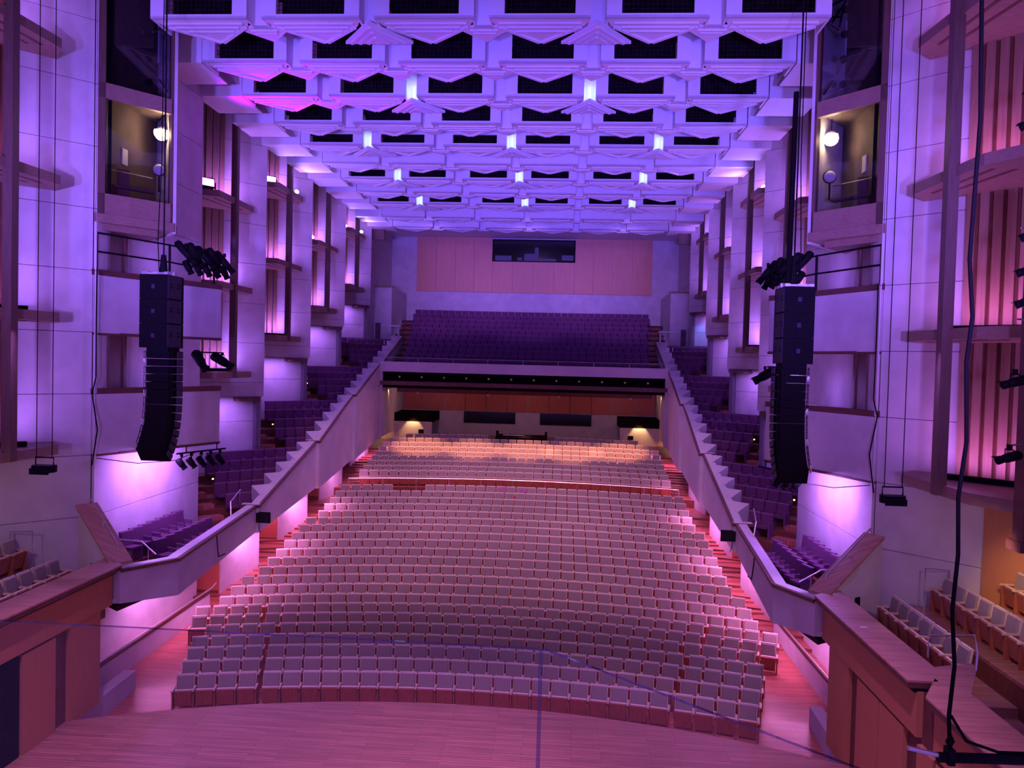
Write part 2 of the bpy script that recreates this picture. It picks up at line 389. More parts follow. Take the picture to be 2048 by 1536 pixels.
for i in range(9): gr.box(-1.03, 1.03, 0.13, 0.142, 0.16+0.14*i-0.006, 0.16+0.14*i+0.006)
ME['grille'] = mk('wire_grille', gr, 'mesh')
ME['soffit'] = mk('soffit', MB().prism([(-hw, 0), (hw, 0), (hw, 0.10), (1.30, 0.55), (0, 1.78), (-1.30, 0.55), (-hw, 0.10)], 0.0, 0.07), 'plaster')
ribs = []
for i, (y, wd) in enumerate(((0.30, 1.22), (0.58, 1.0), (0.86, 0.74))):
    ribs.append(mk('soffit_rib', MB().box(-wd, wd, y, y+0.11, -0.055, 0.0), 'rib'))
ME['vrib'] = mk('edge_rib', MB().obox((-0.62, 1.13, -0.03), (0.80, 0.055, 0.03), (1.30, 1.23, 0), (-1.23, 1.30, 0)).obox((0.62, 1.13, -0.03), (0.80, 0.055, 0.03), (-1.30, 1.23, 0), (1.23, 1.30, 0)), 'plaster')
# column between coffers
ME['column'] = mk('column_face', MB().box(-0.30, 0.30, 0.62, 0.70, 0.0, 1.5), 'plaster')
ME['infill'] = mk('infill_soffit', MB().prism([(-0.42, 0.62), (0.42, 0.62), (0.66, 0.95), (0, 1.72), (-0.66, 0.95)], 0.0, 0.06), 'plaster')
ME['infill_rib'] = mk('soffit_rib', MB().box(-0.42, 0.42, 0.80, 0.88, -0.05, 0).box(-0.34, 0.34, 1.0, 1.07, -0.05, 0), 'rib')
ME['chev'] = mk('chevron_soffit', MB().prism([(0, 0.15), (1.08, 1.62), (-1.08, 1.62)], -0.10, 0.0), 'plaster')
chs = []
for i in range(3):
    y0 = 0.35+0.36*i; L = (1.55-y0)*0.70
    dx, dy = 1.08*L/1.47, L
    mbx = MB()
    for q in (-1, 1):
        mbx.obox((q*0.5*1.08*(1.50-y0)/1.47, (y0+1.50)/2, -0.135), (math.hypot(1.08*(1.5-y0)/1.47, 1.5-y0)/2, 0.045, 0.035), (q*1.08, 1.47, 0), (-1.47, q*1.08, 0))
    chs.append(mk('chevron_rib', mbx, 'rib'))
ME['strip'] = mk('light_strip', MB().box(-0.12, -0.04, 0.56, 0.60, 0.05, 0.62).box(0.05, 0.13, 0.56, 0.60, 0.05, 0.62), 'strip')
TALL = (0, 1, 2, 3); SHORT = (4, 6, 8)
CHEV = {0: (1, 3), 2: (1, 3), 4: (0, 2, 4), 6: (0, 2, 4), 8: (0, 2, 4)}
LIT = {2: (1, 3), 4: (0, 2, 4), 6: (0, 2, 4), 8: (0, 2, 4)}
POSN = ['leftmost', 'second from left', 'third from left', 'third from right', 'second from right', 'rightmost']
GAPN = ['far left', 'left of centre', 'central', 'right of centre', 'far right']
for r in range(11):
    Y = Y1+PY*r; z = ZC - (0.25 if r == 9 else 0.35 if r == 10 else 0)
    for c in range(6):
        x = (c-2.5)*PX
        kind = 'with dark grille' if r in TALL else ('with narrow dark slot' if r in SHORT else 'with plain white face')
        t = thing('ceiling_coffer', f'white ceiling coffer {kind}, {POSN[c]} in the {ORD[r]} row from stage', 'ceiling coffer', (x, Y, z), 0, 'ceiling coffers')
        inst('face_frame', ME['tall' if r in TALL else 'short' if r in SHORT else 'plain'], t)
        if r in TALL:
            inst('dark_recess', ME['void_tall'], t); inst('wire_grille', ME['grille'], t)
        elif r in SHORT: inst('dark_recess', ME['void_short'], t)
        so = inst('soffit', ME['soffit'], t)
        for me in ribs: inst('soffit_rib', me, so)
        inst('edge_rib', ME['vrib'], so)
        if c < 5:
            g = thing('ceiling_infill', f'white ceiling infill between coffers, {GAPN[c]} gap of the {ORD[r]} row', 'ceiling panel', (x+PX/2, Y, z), 0, 'ceiling infills')
            inst('column_face', ME['column'], g)
            if c in CHEV.get(r, ()):
                so = inst('chevron_soffit', ME['chev'], g)
                for me in chs: inst('chevron_rib', me, so)
            else:
                so = inst('infill_soffit', ME['infill'], g); inst('soffit_rib', ME['infill_rib'], so)
            if c in LIT.get(r, ()):
                q = inst('light_strip', ME['strip'], None, (x+PX/2, Y, z))
                tag(q, f'glowing cool white strip light in the {GAPN[c]} ceiling gap, {ORD[r]} row', 'strip light', 'ceiling strip lights')
                lamp('AREA', (x+PX/2, Y+0.30, z+0.35), 2.2, (0.45, 0.60, 1.0), (x+PX/2, Y+0.7, z+0.35), 0.3, sizey=0.5)
    for s, sn in SIDES:
        if r >= 1:
            mb = MB().box(10.05, 11.9, Y+0.12, Y+0.25, z+0.02, z+1.4).box(10.05, 11.9, Y+0.25, Y+2.2, z+0.02, z+0.08)
            tag(obj('ceiling_end_block', mb, 'plaster', None, s), f'plain white ceiling end block by the {sn} wall, {ORD[r]} row from stage', 'ceiling panel', 'ceiling end blocks')
# ================================================================== LEDGES, POSTS, SLATS ON THE SIDE WALLS
BAYS = [(22.7, 3.6, (7.4, 11.2, 15.1, 18.95), 'stage-side')] + [
    (36.4, 8.4, (9.35, 13.25, 17.05), 'first'), (43.2, 10.3, (11.2, 15.1, 18.95), 'second'),
    (50.0, 12.4, (13.2, 17.1), 'third'), (56.8, 14.3, (15.2, 19.05), 'rearmost')]
LEVEL = {2: ['lower', 'upper'], 3: ['lowest', 'middle', 'topmost'], 4: ['lowest', 'second lowest', 'second highest', 'topmost']}
for s, sn in SIDES:
    for bi, (Y, zb, shelves, bn) in enumerate(BAYS):
        near = bi == 0
        # slats: separate boards standing off the 45 degree wall
        t = thing('slat_screen', f'vertical timber slat screen in the {bn} wall bay on the {sn}', 'timber screen', (s*13.6, Y-1.9, zb), 0, 'slat screens')
        n = 11 if near else 8
        for i in range(n):
            sd = 2.25+0.315*i
            zl = shelves[0]+0.28
            c = (11.75+sd*S2-0.19*S2, Y-sd*S2-0.19*S2, (zl+ZTOP)/2)
            obj('slat', MB().obox(c, (0.105, 0.05, (ZTOP-zl)/2-0.02), (1,-1,0), (1,1,0)), 'slat', t, s)
        if near:
            bc = (11.75+4.0*S2-0.08*S2, Y-4.0*S2-0.08*S2, (7.68+ZTOP)/2)
            obj('backing_board', MB().obox(bc, (1.9, 0.02, (ZTOP-7.68)/2-0.02), (1,-1,0), (1,1,0)), 'riser', t, s)
        pu, pY = (11.88, Y-3.35) if near else (12.02, Y-2.95)
        p = obj('timber_post', MB().box(pu-0.13, pu+0.13, pY-0.13, pY+0.13, shelves[0]+0.02, ZTOP), 'post', None, s)
        tag(p, f'tall square timber post in the {bn} wall bay on the {sn}', 'post', 'wall posts')
        for li, z in enumerate(shelves):
            lv = LEVEL[len(shelves)][li]
            t = thing('timber_ledge', f'{lv} timber lighting ledge in the {bn} wall bay on the {sn}', 'ledge', (s*12.8, Y-2.8, z), 0, 'lighting ledges')
            if near:
                poly = [(12.45, Y-0.72), (11.78, Y-1.5), (11.98, Y-4.6), (12.9, Y-6.2), (16.3, Y-4.6)]
            else:
                poly = [(12.35, Y-0.62), (11.95, Y-1.05), (11.98, Y-4.6), (13.3, Y-5.2), (15.0, Y-3.4)]
            obj('ledge_board', MB().prism(poly, z, z+0.27), 'shelf', t, s)
            for q in (0, 1):
                a = Vector((12.15+0.35*q, Y-1.75-0.1*q)); b = Vector((12.3+0.5*q, Y-4.3))
                obj('slot', MB().slab(a, b, z-0.012, z+0.01, 0.10), 'capdark', t, s)
            # LED batten lying on the ledge
            L = 1.0 if near else 0.65
            cx, cy = (13.05, Y-2.75) if near else (12.85, Y-2.3)
            bt = thing('led_batten', f'black LED batten on the {lv} ledge of the {bn} bay on the {sn}', 'stage light', (s*cx, cy, z+0.27), 0, 'LED battens')
            obj('housing', MB().obox((cx, cy, z+0.27+0.07), (L, 0.09, 0.07), (1,-1,0), (1,1,0)), 'black', bt, s)
            obj('foot', MB().obox((cx, cy, z+0.285), (L*0.3, 0.12, 0.012), (1,-1,0), (1,1,0)), 'black', bt, s)
            pw = 62 if near else 85
            c = VIOLET if bi >= 1 or s < 0 else (0.62, 0.18, 0.9)
            lamp('AREA', (s*cx, cy, z+0.45), pw, c, (s*(cx+0.5), cy+0.6, z+3.2), 2*L, sizey=0.15)

        if not near:
            # violet lamp under the overhanging wall, washing the lower wall
            lamp('AREA', (s*13.0, Y-1.9, zb-0.12), 55, VIOLET, (s*13.2, Y-1.7, zb-3), 1.6, sizey=0.2)

# flood lights and small lamps standing on ledges
def flood(x, y, z, aimv, lens, label, sz=0.36, name='flood_light'):
    t = thing(name, label, 'stage light', (x, y, z), 0)
    d = Vector(aimv).normalized(); a = d.cross(Vector((0,0,1))).normalized(); u = a.cross(d)
    c = Vector((x, y, z+0.28))
    obj('housing', MB().obox(c-d*0.12, (sz, 0.12, sz*0.55), a, d, u), 'black', t)
    obj('lens', MB().obox(c+d*0.01, (sz*0.88, 0.012, sz*0.42), a, d, u), lens, t)
    obj('bracket', MB().obox(c-a*(sz+0.02)-Vector((0,0,0.14)), (0.015, 0.04, 0.16), a, d).obox(c+a*(sz+0.02)-Vector((0,0,0.14)), (0.015, 0.04, 0.16), a, d).obox(c-Vector((0,0,0.28)), (sz+0.03, 0.05, 0.012), a, d), 'black', t)
    return t
flood(-12.45, 31.6, 17.33, (0.75, -0.6, 0.10), 'mag', 'flood light glowing magenta on the left wall ledge nearest the booth')
lamp('SPOT', (-12.1, 31.2, 17.8), 4800, (0.38, 0.0, 1.0), (-7.2, 28.4, 20.4), 0.2, 64, 0.9)
flood(-12.7, 39.2, 19.23, (0.75, -0.6, 0.05), 'bluew', 'flood light glowing blue-white on the left wall ledge')
lamp('SPOT', (-12.2, 38.8, 19.6), 500, BLUE, (-4, 36, 21), 0.2, 110, 0.8)
SMALL = [(-12.15, 41.75, 19.23, 'small white lamp at the tip of the second bay ledge on the left'), (-12.55, 45.7, 17.38, 'small round lamp on the third bay ledge on the left'),
         (-12.6, 52.9, 19.33, 'small round lamp on the rearmost ledge on the left'), (-12.1, 55.3, 19.33, 'small lamp by the post on the rearmost left ledge'),
         (12.4, 39.4, 19.23, 'small round lamp on the second bay ledge on the right'), (12.45, 31.9, 17.33, 'white lamp on the first bay ledge on the right by the booth'),
         (12.25, 41.5, 19.23, 'dim small lamp at the tip of the second bay ledge on the right')]
for x, y, z, lb in SMALL:
    t = thing('ledge_lamp', lb, 'stage light', (x, y, z))
    s = 1 if x > 0 else -1
    obj('lamp_body', MB().tube([(x+s*0.18, y+0.22, z+0.12), (x+s*0.06, y+0.06, z+0.22)], [0.10, 0.13], 10), 'black', t)
    obj('lens', MB().tube([(x+s*0.05, y+0.05, z+0.22), (x, y-0.02, z+0.24)], [0.12, 0.07], 10), 'whitel', t)
    obj('base', MB().box(x+s*0.12-0.08, x+s*0.12+0.08, y+0.06, y+0.24, z, z+0.08), 'black', t)
    lamp('SPOT', (x-s*0.3, y-0.2, z+0.4), 380, BLUE, (x-s*7, y-3, 21.5), 0.1, 120, 0.8)

# ================================================================== LIGHTING BOOTHS (glass fronted)
for s, sn in SIDES:
    a, b = Vector((11.70, 22.74)), Vector((10.20, 24.50)); d = (b-a).normalized(); nrm = Vector((-d.y, d.x))  # towards hall
    t = thing('lighting_booth', f'glass fronted lighting booth high on the {sn} wall', 'booth', (s*10.9, 24.2, 14.2))
    P = lambda q: (a+(b-a)*q)
    for q0, q1, nm in ((0.0, 0.11, 'jamb'), (0.97, 1.0, 'jamb')):
        obj(nm, MB().slab(P(q0), P(q1), 14.62, ZTOP, -0.22), 'post', t, s)
    for z0, z1 in ((14.62, 15.25), (18.15, 18.62)):
        obj('rail', MB().slab(P(0), P(1), z0, z1, -0.20), 'shelf', t, s)
    for z0, z1 in ((15.25, 18.15), (18.62, ZTOP)):
        obj('glass_pane', MB().slab(P(0.11)-nrm*0.10, P(0.97)-nrm*0.10, z0, z1, 0.01), 'boothglass', t, s)
    obj('mullion', MB().slab(P(0.16)-nrm*0.14, P(0.20)-nrm*0.14, 15.25, ZTOP, 0.05), 'black', t, s)
    obj('side_wall', MB().slab((10.20, 24.52), (11.70, 26.2), 14.3, ZTOP, 0.1), 'concrete', t, s)
    obj('underside', MB().prism([(11.72, 22.70), (10.12, 24.46), (10.3, 25.0), (11.7, 26.1)], 14.35, 14.62), 'shelf', t, s)
    obj('underside_step', MB().prism([(11.7, 23.0), (10.6, 24.4), (11.7, 25.6)], 14.15, 14.35), 'shelf', t, s)
    obj('back_wall', MB().box(11.6, 11.66, 23.0, 26.0, 14.6, ZTOP), 'boothwall', t, s)
    obj('booth_floor', MB().prism([(11.6, 23.0), (10.35, 24.5), (11.6, 25.9)], 14.62, 14.8), 'void', t, s)
    obj('booth_ceiling', MB().prism([(11.6, 23.0), (10.35, 24.5), (11.6, 25.9)], 18.3, 18.45), 'boothwall', t, s)
    obj('desk', MB().slab(P(0.25)-nrm*0.5, P(0.8)-nrm*0.5, 15.55, 15.62, 0.3), 'boothwall', t, s)
    obj('cabinet', MB().slab(P(0.28)-nrm*0.75, P(0.5)-nrm*0.75, 14.8, 16.2, 0.2), 'boothwall', t, s)
    obj('notice', MB().box(11.56, 11.6, 23.9, 24.2, 16.4, 16.9), 'white', t, s)
    obj('guard_rail', MB().tube([tuple(P(0.15)-nrm*0.2)+(16.05,), tuple(P(0.75)-nrm*0.2)+(16.0,)], 0.022, 6), 'metal', t, s)
    # warm work lamp and round mirror inside
    L = thing('work_lamp', f'bright warm lamp inside the {sn} lighting booth', 'lamp', (s*10.88, 24.92, 17.55))
    obj('bulb', MB().tube([(10.88+0.14*dx, 24.92-0.03, 17.68) for dx in (-1, 1)], [0.12, 0.12], 12), 'warm', L, s, True)
    obj('reflector', MB().tube([(10.88, 25.02, 17.68), (10.90, 25.12, 17.68)], [0.24, 0.08], 12), 'metal', L, s)
    obj('stem', MB().tube([(10.9, 25.05, 17.8), (10.9, 25.05, 18.3)], 0.02, 6), 'black', L, s)
    lamp('POINT', (s*10.80, 24.76, 17.62), 14, (1.0, 0.62, 0.25), size=0.12)
    G = thing('round_mirror', f'round convex mirror hung below the lamp in the {sn} booth', 'mirror', (s*10.80, 24.72, 16.2))
    obj('mirror_disc', MB().tube([(10.80, 24.74, 16.42), (10.79, 24.70, 16.42), (10.78, 24.66, 16.42)], [0.18, 0.18, 0.10], 18), 'white', G, s, True)
    obj('rim', MB().tube([(10.805, 24.78, 16.42), (10.80, 24.745, 16.42)], 0.205, 18), 'black', G, s)
    obj('stalk', MB().tube([(10.80, 24.74, 16.2), (10.80, 24.74, 15.7)], 0.03, 8), 'black', G, s)
    K = thing('attic_rigging', f'tangle of dark pipes and lamps behind the upper glass of the {sn} booth', 'rigging', (s*11, 24.3, 18.7))
    rnd = random.Random(5)
    for i in range(9):
        z = 18.9+rnd.random()*3.0; u = 10.7+rnd.random()*0.7
        obj('pipe', MB().tube([(u, 23.95+rnd.random()*0.6, z), (u+0.35*rnd.uniform(-1, 1), 24.7, z+rnd.uniform(-0.6, 0.6))], 0.03, 6), 'metal' if i % 3 == 0 else 'black', K, s)
    for i in range(4):
        z = 19.2+0.75*i
        obj('lamp_can', MB().tube([(11.0, 24.5, z), (10.9, 24.2, z-0.12)], [0.07, 0.12], 8), 'black', K, s)

# ================================================================== BOX GALLERIES under the booths
GA, GB = Vector((11.72, 22.72)), Vector((9.75, 27.20))
def gp(q, z, off=0.0):
    p = GA+(GB-GA)*q; d = (GB-GA).normalized(); n = Vector((d.y, -d.x))
    p = p - n*off*-1
    return (p.x, p.y, z)
for s, sn in SIDES:
    for z0, z1, nm in ((10.96, 12.85, 'upper'), (7.21, 9.19, 'lower')):
        t = thing('box_gallery', f'{nm} box gallery with plain white parapet on the {sn} wall', 'gallery', (s*10.8, 25, z0))
        obj('parapet', MB().slab(GA, GB, z0, z1-0.12, -0.15), 'concrete', t, s)
        obj('parapet_end', MB().slab(GB, (11.7, 27.9), z0, z1-0.12, -0.15), 'concrete', t, s)
        obj('coping', MB().slab(GA+Vector((0.03, -0.05)), GB+Vector((-0.04, 0.02)), z1-0.12, z1+0.06, -0.26), 'capdark', t, s)
        obj('gallery_floor', MB().prism([(11.7, 22.9), (9.9, 27.0), (11.7, 27.7)], z0, z0+0.12), 'riser', t, s)
        obj('floor_edge', MB().slab(GA+Vector((0.02, -0.03)), GB+Vector((-0.03, 0.0)), z0-0.07, z0+0.02, -0.2), 'capdark', t, s)
        # door in the wall behind the parapet
        obj('door', MB().box(11.60, 11.70, 23.35, 24.1, z1-0.3, z1+1.75), 'post', t, s)
        obj('door_jamb', MB().box(11.55, 11.70, 24.1, 24.25, z1-0.3, z1+1.75), 'capdark', t, s)
    # pipe guard frame above the upper gallery
    t = thing('pipe_guard', f'black pipe guard frame above the {sn} upper gallery', 'pipe frame', (s*10.8, 25, 12.9))
    for z in (13.45, 14.02):
        obj('pipe', MB().tube([gp(0.02, z), gp(0.55, z), gp(1.0, z-0.1)], 0.03, 6), 'black', t, s)
    for q in (0.02, 0.55, 0.93):
        obj('upright', MB().tube([gp(q, 12.9), gp(q, 14.05)], 0.04 if q > 0.1 else 0.025, 6), 'black', t, s)
    t = tag(obj('pipe_rail', MB().tube([gp(0.80, 10.45), gp(1.0, 10.45)], 0.03, 6), 'black', None, s), f'short black pipe rail in the {sn} lower gallery opening', 'pipe rail')
    t = thing('lighting_bar', f'black lighting bar slung under the {sn} lower gallery', 'lighting bar', (s*10.2, 26, 6.9))
    obj('bar', MB().tube([gp(0.62, 6.95, -0.05), gp(1.05, 6.95, -0.05)], 0.03, 8), 'black', t, s)
    for q in (0.70, 0.97): obj('hanger', MB().tube([gp(q, 6.95, -0.05), gp(q, 7.2, -0.05)], 0.02, 6), 'black', t, s)

# theatre spotlights
def spot(p, d, L, r, label, group, hang=0.22, doors=True):
    p = Vector(p); d = Vector(d).normalized()
    t = thing('theatre_spotlight', label, 'stage light', p, 0, group)
    obj('body', MB().tube([p-d*L*0.5, p-d*L*0.42, p+d*L*0.1, p+d*L*0.32], [r*0.55, r*0.9, r*0.85, r*0.62], 10), 'black', t, 1, True)
    obj('lens_tube', MB().tube([p+d*L*0.30, p+d*L*0.5], [r*0.72, r*0.8], 10), 'black', t, 1, True)
    a = d.cross(Vector((0,0,1))).normalized()
    obj('yoke', MB().tube([p-a*r*1.1, p-a*r*1.1+Vector((0,0,hang)), p+a*r*1.1+Vector((0,0,hang)), p+a*r*1.1], 0.014, 6), 'black', t)
    obj('clamp', MB().box(p.x-0.04, p.x+0.04, p.y-0.04, p.y+0.04, p.z+hang-0.02, p.z+hang+0.10), 'black', t)
    if doors:
        obj('barn_door', MB().obox(p+d*L*0.56+Vector((0,0,r*0.7)), (r*0.8, 0.006, r*0.35), a, d.cross(a), d), 'black', t)
    return t
for s, sn in SIDES:
    G = f'spotlights on the {sn} gallery rails'
    for i in range(5):
        x, y, z = gp(0.66+0.085*i, 13.95-0.03*i)
        spot((s*(x-0.12), y-0.05, z-0.12), (-s*0.25+0.0, 0.55, -0.75) if i % 2 else (-s*0.55, 0.25, -0.7), 0.95, 0.15, f'black spotlight, {ORD[i]} along the top pipe above the {sn} gallery', G)
    for i in range(5):
        x, y, z = gp(0.68+0.08*i, 13.35)
        spot((s*(x-0.12), y-0.05, z), (-s*0.4, 0.1, -0.8), 0.5, 0.14, f'short black spotlight, {ORD[i]} along the lower pipe above the {sn} gallery', G)
    for i, (q, dv) in enumerate(((0.78, (-0.1, 0.5, -0.55)), (0.98, (-0.9, 0.1, -0.55)))):
        x, y, z = gp(q, 10.15)
        spot((s*(x-0.15), y, z), (s*dv[0], dv[1], dv[2]), 0.85, 0.19, f'large black spotlight, {ORD[i]} in the opening of the {sn} lower gallery', G)
    n = 5 if s < 0 else 3
    for i in range(n):
        x, y, z = gp(0.66+0.085*i, 6.58, -0.05)
        spot((s*x, y, z), (-s*0.45, 0.25, -0.7), 0.42, 0.13, f'black spotlight, {ORD[i]} along the bar slung under the {sn} gallery', G, 0.26)
    # violet work light under the gallery washing the wall
    lamp('AREA', (s*10.5, 25.6, 6.95), 190, (0.50, 0.18, 1.0), (s*11.75, 25.7, 5.2), 3.2, sizey=0.3)
    lamp('POINT', (s*10.7, 26.0, 9.7), 26, VIOLET, size=0.5)
    lamp('POINT', (s*10.7, 26.0, 13.3), 26, VIOLET, size=0.5)

# ================================================================== SIDE BALCONIES
# cap line (Y, top z, underside z, u)
CAPS = [(20.3, 4.42, 3.45, 9.36), (22.8, 4.10, 2.95, 8.98), (30.3, 4.30, 3.20, 9.60), (38.1, 6.12, 3.72, 9.62), (45.0, 8.18, 4.30, 9.66), (51.9, 10.08, 4.90, 9.70), (58.8, 12.15, 9.4, 9.60)]
def capz(Y):
    for i in range(len(CAPS)-1):
        if CAPS[i][0] <= Y <= CAPS[i+1][0]+1e-6:
            q = (Y-CAPS[i][0])/(CAPS[i+1][0]-CAPS[i][0]); return CAPS[i][1]+q*(CAPS[i+1][1]-CAPS[i][1])
    return CAPS[-1][1]
D = Vector((S2, -S2)); N = Vector((S2, S2))
BAYN = ['box', 'box', 'first', 'second', 'third', 'fourth']
PSEATS = []      # purple seats: (u, Y, z, side, rz, label, group)
for s, sn in SIDES:
    t = thing('side_balcony', f'stepped side balcony with pale fascia running along the {sn} of the stalls', 'balcony', (s*9.7, 40, 3.0))
    for i in range(len(CAPS)-1):
        Y0, z0, b0, u0 = CAPS[i]; Y1_, z1, b1, u1 = CAPS[i+1]
        if i >= 2: u0, u1 = u0-0.12, u1+0.06
        obj('fascia', MB().slab((u0, Y0), (u1, Y1_), b0, z0-0.05, -0.22, b1, z1-0.05), 'fascia', t, s)
        obj('cap_edge', MB().slab((u0-0.05, Y0), (u1-0.05, Y1_), z0-0.10, z0, -0.12, z1-0.10, z1), 'capdark', t, s)
        obj('cap', MB().slab((u0+0.05, Y0), (u1+0.05, Y1_), z0-0.06, z0+0.015, -0.32, z1-0.06, z1+0.015), 'fascia', t, s)
        obj('soffit', MB().prism([(u0+0.1, Y0), (u1+0.1, Y1_), (13.5 if i > 1 else 11.8, Y1_), (13.5 if i > 1 else 11.8, Y0)], [b0, b1, b1, b0], [b0+0.12, b1+0.12, b1+0.12, b0+0.12]), 'fascia', t, s)
        if i >= 2:
            obj('end_cap', MB().box(u0-0.03, u0+0.75, Y0-0.02, Y0+0.30, z0-0.09, z0+0.03), 'capdark', t, s)
            obj('end_cap_top', MB().box(u0+0.0, u0+0.72, Y0+0.02, Y0+0.27, z0+0.03, z0+0.05), 'fascia', t, s)
    # box floor
    obj('box_floor', MB().prism([(9.5, 20.4), (9.1, 22.8), (9.7, 31.0), (11.74, 30.0), (11.74, 22.0)], 3.2, 3.32), 'carpet', t, s)
    obj('box_step', MB().box(10.95, 11.74, 23.4, 29.4, 3.32, 3.62), 'riser', t, s)
    # tiers, rotated 45 degrees towards the platform
    for j in range(20):
        Yj = 31.2+1.38*j; bay = j//5; tk = 36.4+6.8*bay; prevY = 29.6+6.8*bay
        zf = capz(Yj+0.7)-1.02
        def hit(Y0):   # outward end along D from (9.75,Y0) at the return wall u - Y = 11.9-prevY
            ssum = 9.75+Y0; u = (ssum+11.95-prevY)/2; return (u, ssum-u)
        A = (9.75, Yj); B = (9.75, Yj+1.38); EA = hit(Yj); EB = hit(Yj+1.38)
        obj('tier', MB().prism([A, B, EB, EA], zf-0.45, zf), 'riser', t, s)
        P2 = (10.44, Yj+0.69)
        zA, zB = capz(Yj), capz(Yj+1.38)
        obj('tier_ledge', MB().prism([(9.72, Yj), P2, (9.72, Yj+1.38)], zf-0.3, [zA+0.01, zB+0.01, zB+0.01]), 'fascia', t, s)
        Lr = (Vector(EB)-Vector(B)).length
        ns = max(1, min(8, int((Lr-1.05-1.35)/0.55)))
        for q in range(ns):
            c = Vector(B)+D*(1.02+0.55*(q+0.5))-N*0.12
            PSEATS.append((c.x, c.y, zf, s, -s*math.pi/4, f'purple seat, {ORD[q]} from parapet in the {ORD[j]} tier of the {sn} side balcony', f'purple seats in the {sn} side balcony'))
        # small amber aisle lamp at the outer row end
        c = Vector(B)+D*(1.02+0.55*ns+0.12)-N*0.12
        if j % 5 == 2:
            al = obj('aisle_lamp', MB().box(c.x-0.03, c.x+0.03, c.y-0.03, c.y+0.03, zf+0.63, zf+0.69), 'aisle', None, s)
            tag(al, f'tiny amber aisle lamp at the outer end of the {ORD[j]} side tier on the {sn}', 'aisle lamp', 'aisle lamps')
        # aisle half step
        c2 = (Vector(EA)+Vector(EB))/2 - D*0.62
        obj('aisle_step', MB().obox((c2.x, c2.y, zf+0.09), (0.62, 0.24, 0.09), D.to_3d(), N.to_3d()), 'floor', t, s)
    for r_ in range(2):
        for q in range(7):
            u = 11.35-0.95*r_; Yq = 24.1+0.56*q+0.35*r_
            PSEATS.append((u, Yq, 3.62-0.30*r_, s, -s*math.radians(72), f'purple seat, {ORD[q]} from the stage in the {"back" if r_ == 0 else "front"} row, {sn} box', f'purple seats in the {sn} box'))
    # handrails in the balconies
    h = thing('handrail', f'slim metal handrail by the seats of the {sn} box', 'handrail', (s*9.4, 22.6, 3.3))
    obj('rail_tube', MB().tube([(9.75, 22.9, 4.15), (10.6, 23.6, 4.35), (11.4, 23.6, 4.4)], 0.022, 6), 'metal', h, s)
    obj('rail_post', MB().tube([(10.2, 23.27, 3.32), (10.2, 23.27, 4.25)], 0.02, 6), 'metal', h, s)
    h = thing('handrail', f'short metal handrail on the {sn} balcony parapet near the screen', 'handrail', (s*9.7, 29.4, 4.2))
    obj('rail_tube', MB().tube([(9.75, 28.3, 4.28), (9.9, 28.6, 4.75), (10.2, 30.2, 4.95), (10.3, 30.3, 4.5)], 0.022, 6), 'metal', h, s)
    for bi, yy in enumerate((33.0, 40.0, 47.0)):
        h = tag(obj('wall_handrail', MB().tube([(13.9, yy+2.2, capz(yy+1)+0.4), (13.3, yy+1.7, capz(yy+1)+0.1), (13.1, yy+1.4, capz(yy)+0.0), (13.2, yy+1.5, capz(yy)-0.2)], 0.03, 6), 'metal', None, s), f'bent metal wall handrail beside the stairs of the {ORD[bi]} balcony bay on the {sn}', 'handrail', 'balcony handrails')
    # screen hung on the fascia
    sc = thing('monitor', f'black monitor screen hung on the {sn} balcony fascia', 'monitor', (s*9.3, 30.35, 3.5))
    obj('panel', MB().box(9.02, 9.56, 30.25, 30.31, 3.62, 4.02), 'screen', sc, s)
    obj('bezel', MB().box(9.00, 9.58, 30.31, 30.37, 3.60, 4.04), 'black', sc, s)
    obj('arm', MB().box(9.4, 9.62, 30.36, 30.42, 3.75, 3.85), 'black', sc, s)
    obj('dangling_lead', MB().tube([(9.45, 30.3, 3.6), (9.42, 30.28, 3.35), (9.35, 30.25, 3.2)], 0.012, 5), 'cable', sc, s)
    br = thing('hook_bracket', f'black hook and lead on the {sn} box fascia', 'bracket', (s*9.2, 26.3, 3.6))
    obj('hook', MB().tube([(9.2, 25.9, 4.15), (9.15, 25.9, 3.55), (9.12, 25.9, 3.35)], 0.018, 6), 'black', br, s)
    obj('hook_bar', MB().tube([(9.12, 25.9, 3.36), (9.15, 26.5, 3.30)], 0.02, 6), 'black', br, s)

# circle front details: lamps in the slot, rails
for i in range(12):
    x = -8.4+1.53*i
    t = thing('slot_lamp', f'small black lamp in the dark slot of the circle front, {ORD[i]} from left', 'stage light', (x, 52.0, 9.0), 0, 'lamps in the circle front')
    obj('lamp_can', MB().tube([(x, 52.12, 9.25), (x, 51.95, 9.18)], [0.09, 0.12], 8), 'black', t)
    obj('lens', MB().tube([(x, 51.95, 9.18), (x, 51.94, 9.175)], 0.07, 8), 'metal', t)
for i in range(4):
    x = -7.5+5.0*i
    t = thing('beam_lamp', f'small white lamp under the circle soffit, {ORD[i]} from left', 'lamp', (x, 53.9, 7.9), 0, 'lamps under the circle')
    obj('lamp_can', MB().tube([(x, 54.05, 8.1), (x, 53.95, 8.0)], [0.05, 0.09], 8), 'white', t)
    obj('bracket', MB().box(x-0.02, x+0.02, 54.0, 54.1, 8.0, 8.3), 'black', t)
cr = thing('circle_rail', 'slim metal safety rail along the circle front', 'handrail', (0, 52.3, 10.2))
obj('top_rail', MB().tube([(-9.7, 52.3, 10.48), (9.7, 52.3, 10.48)], 0.03, 6), 'metal', cr)
for i in range(9): obj('rail_post', MB().tube([(-9.6+2.4*i, 52.3, 10.15), (-9.6+2.4*i, 52.3, 10.48)], 0.02, 6), 'metal', cr)
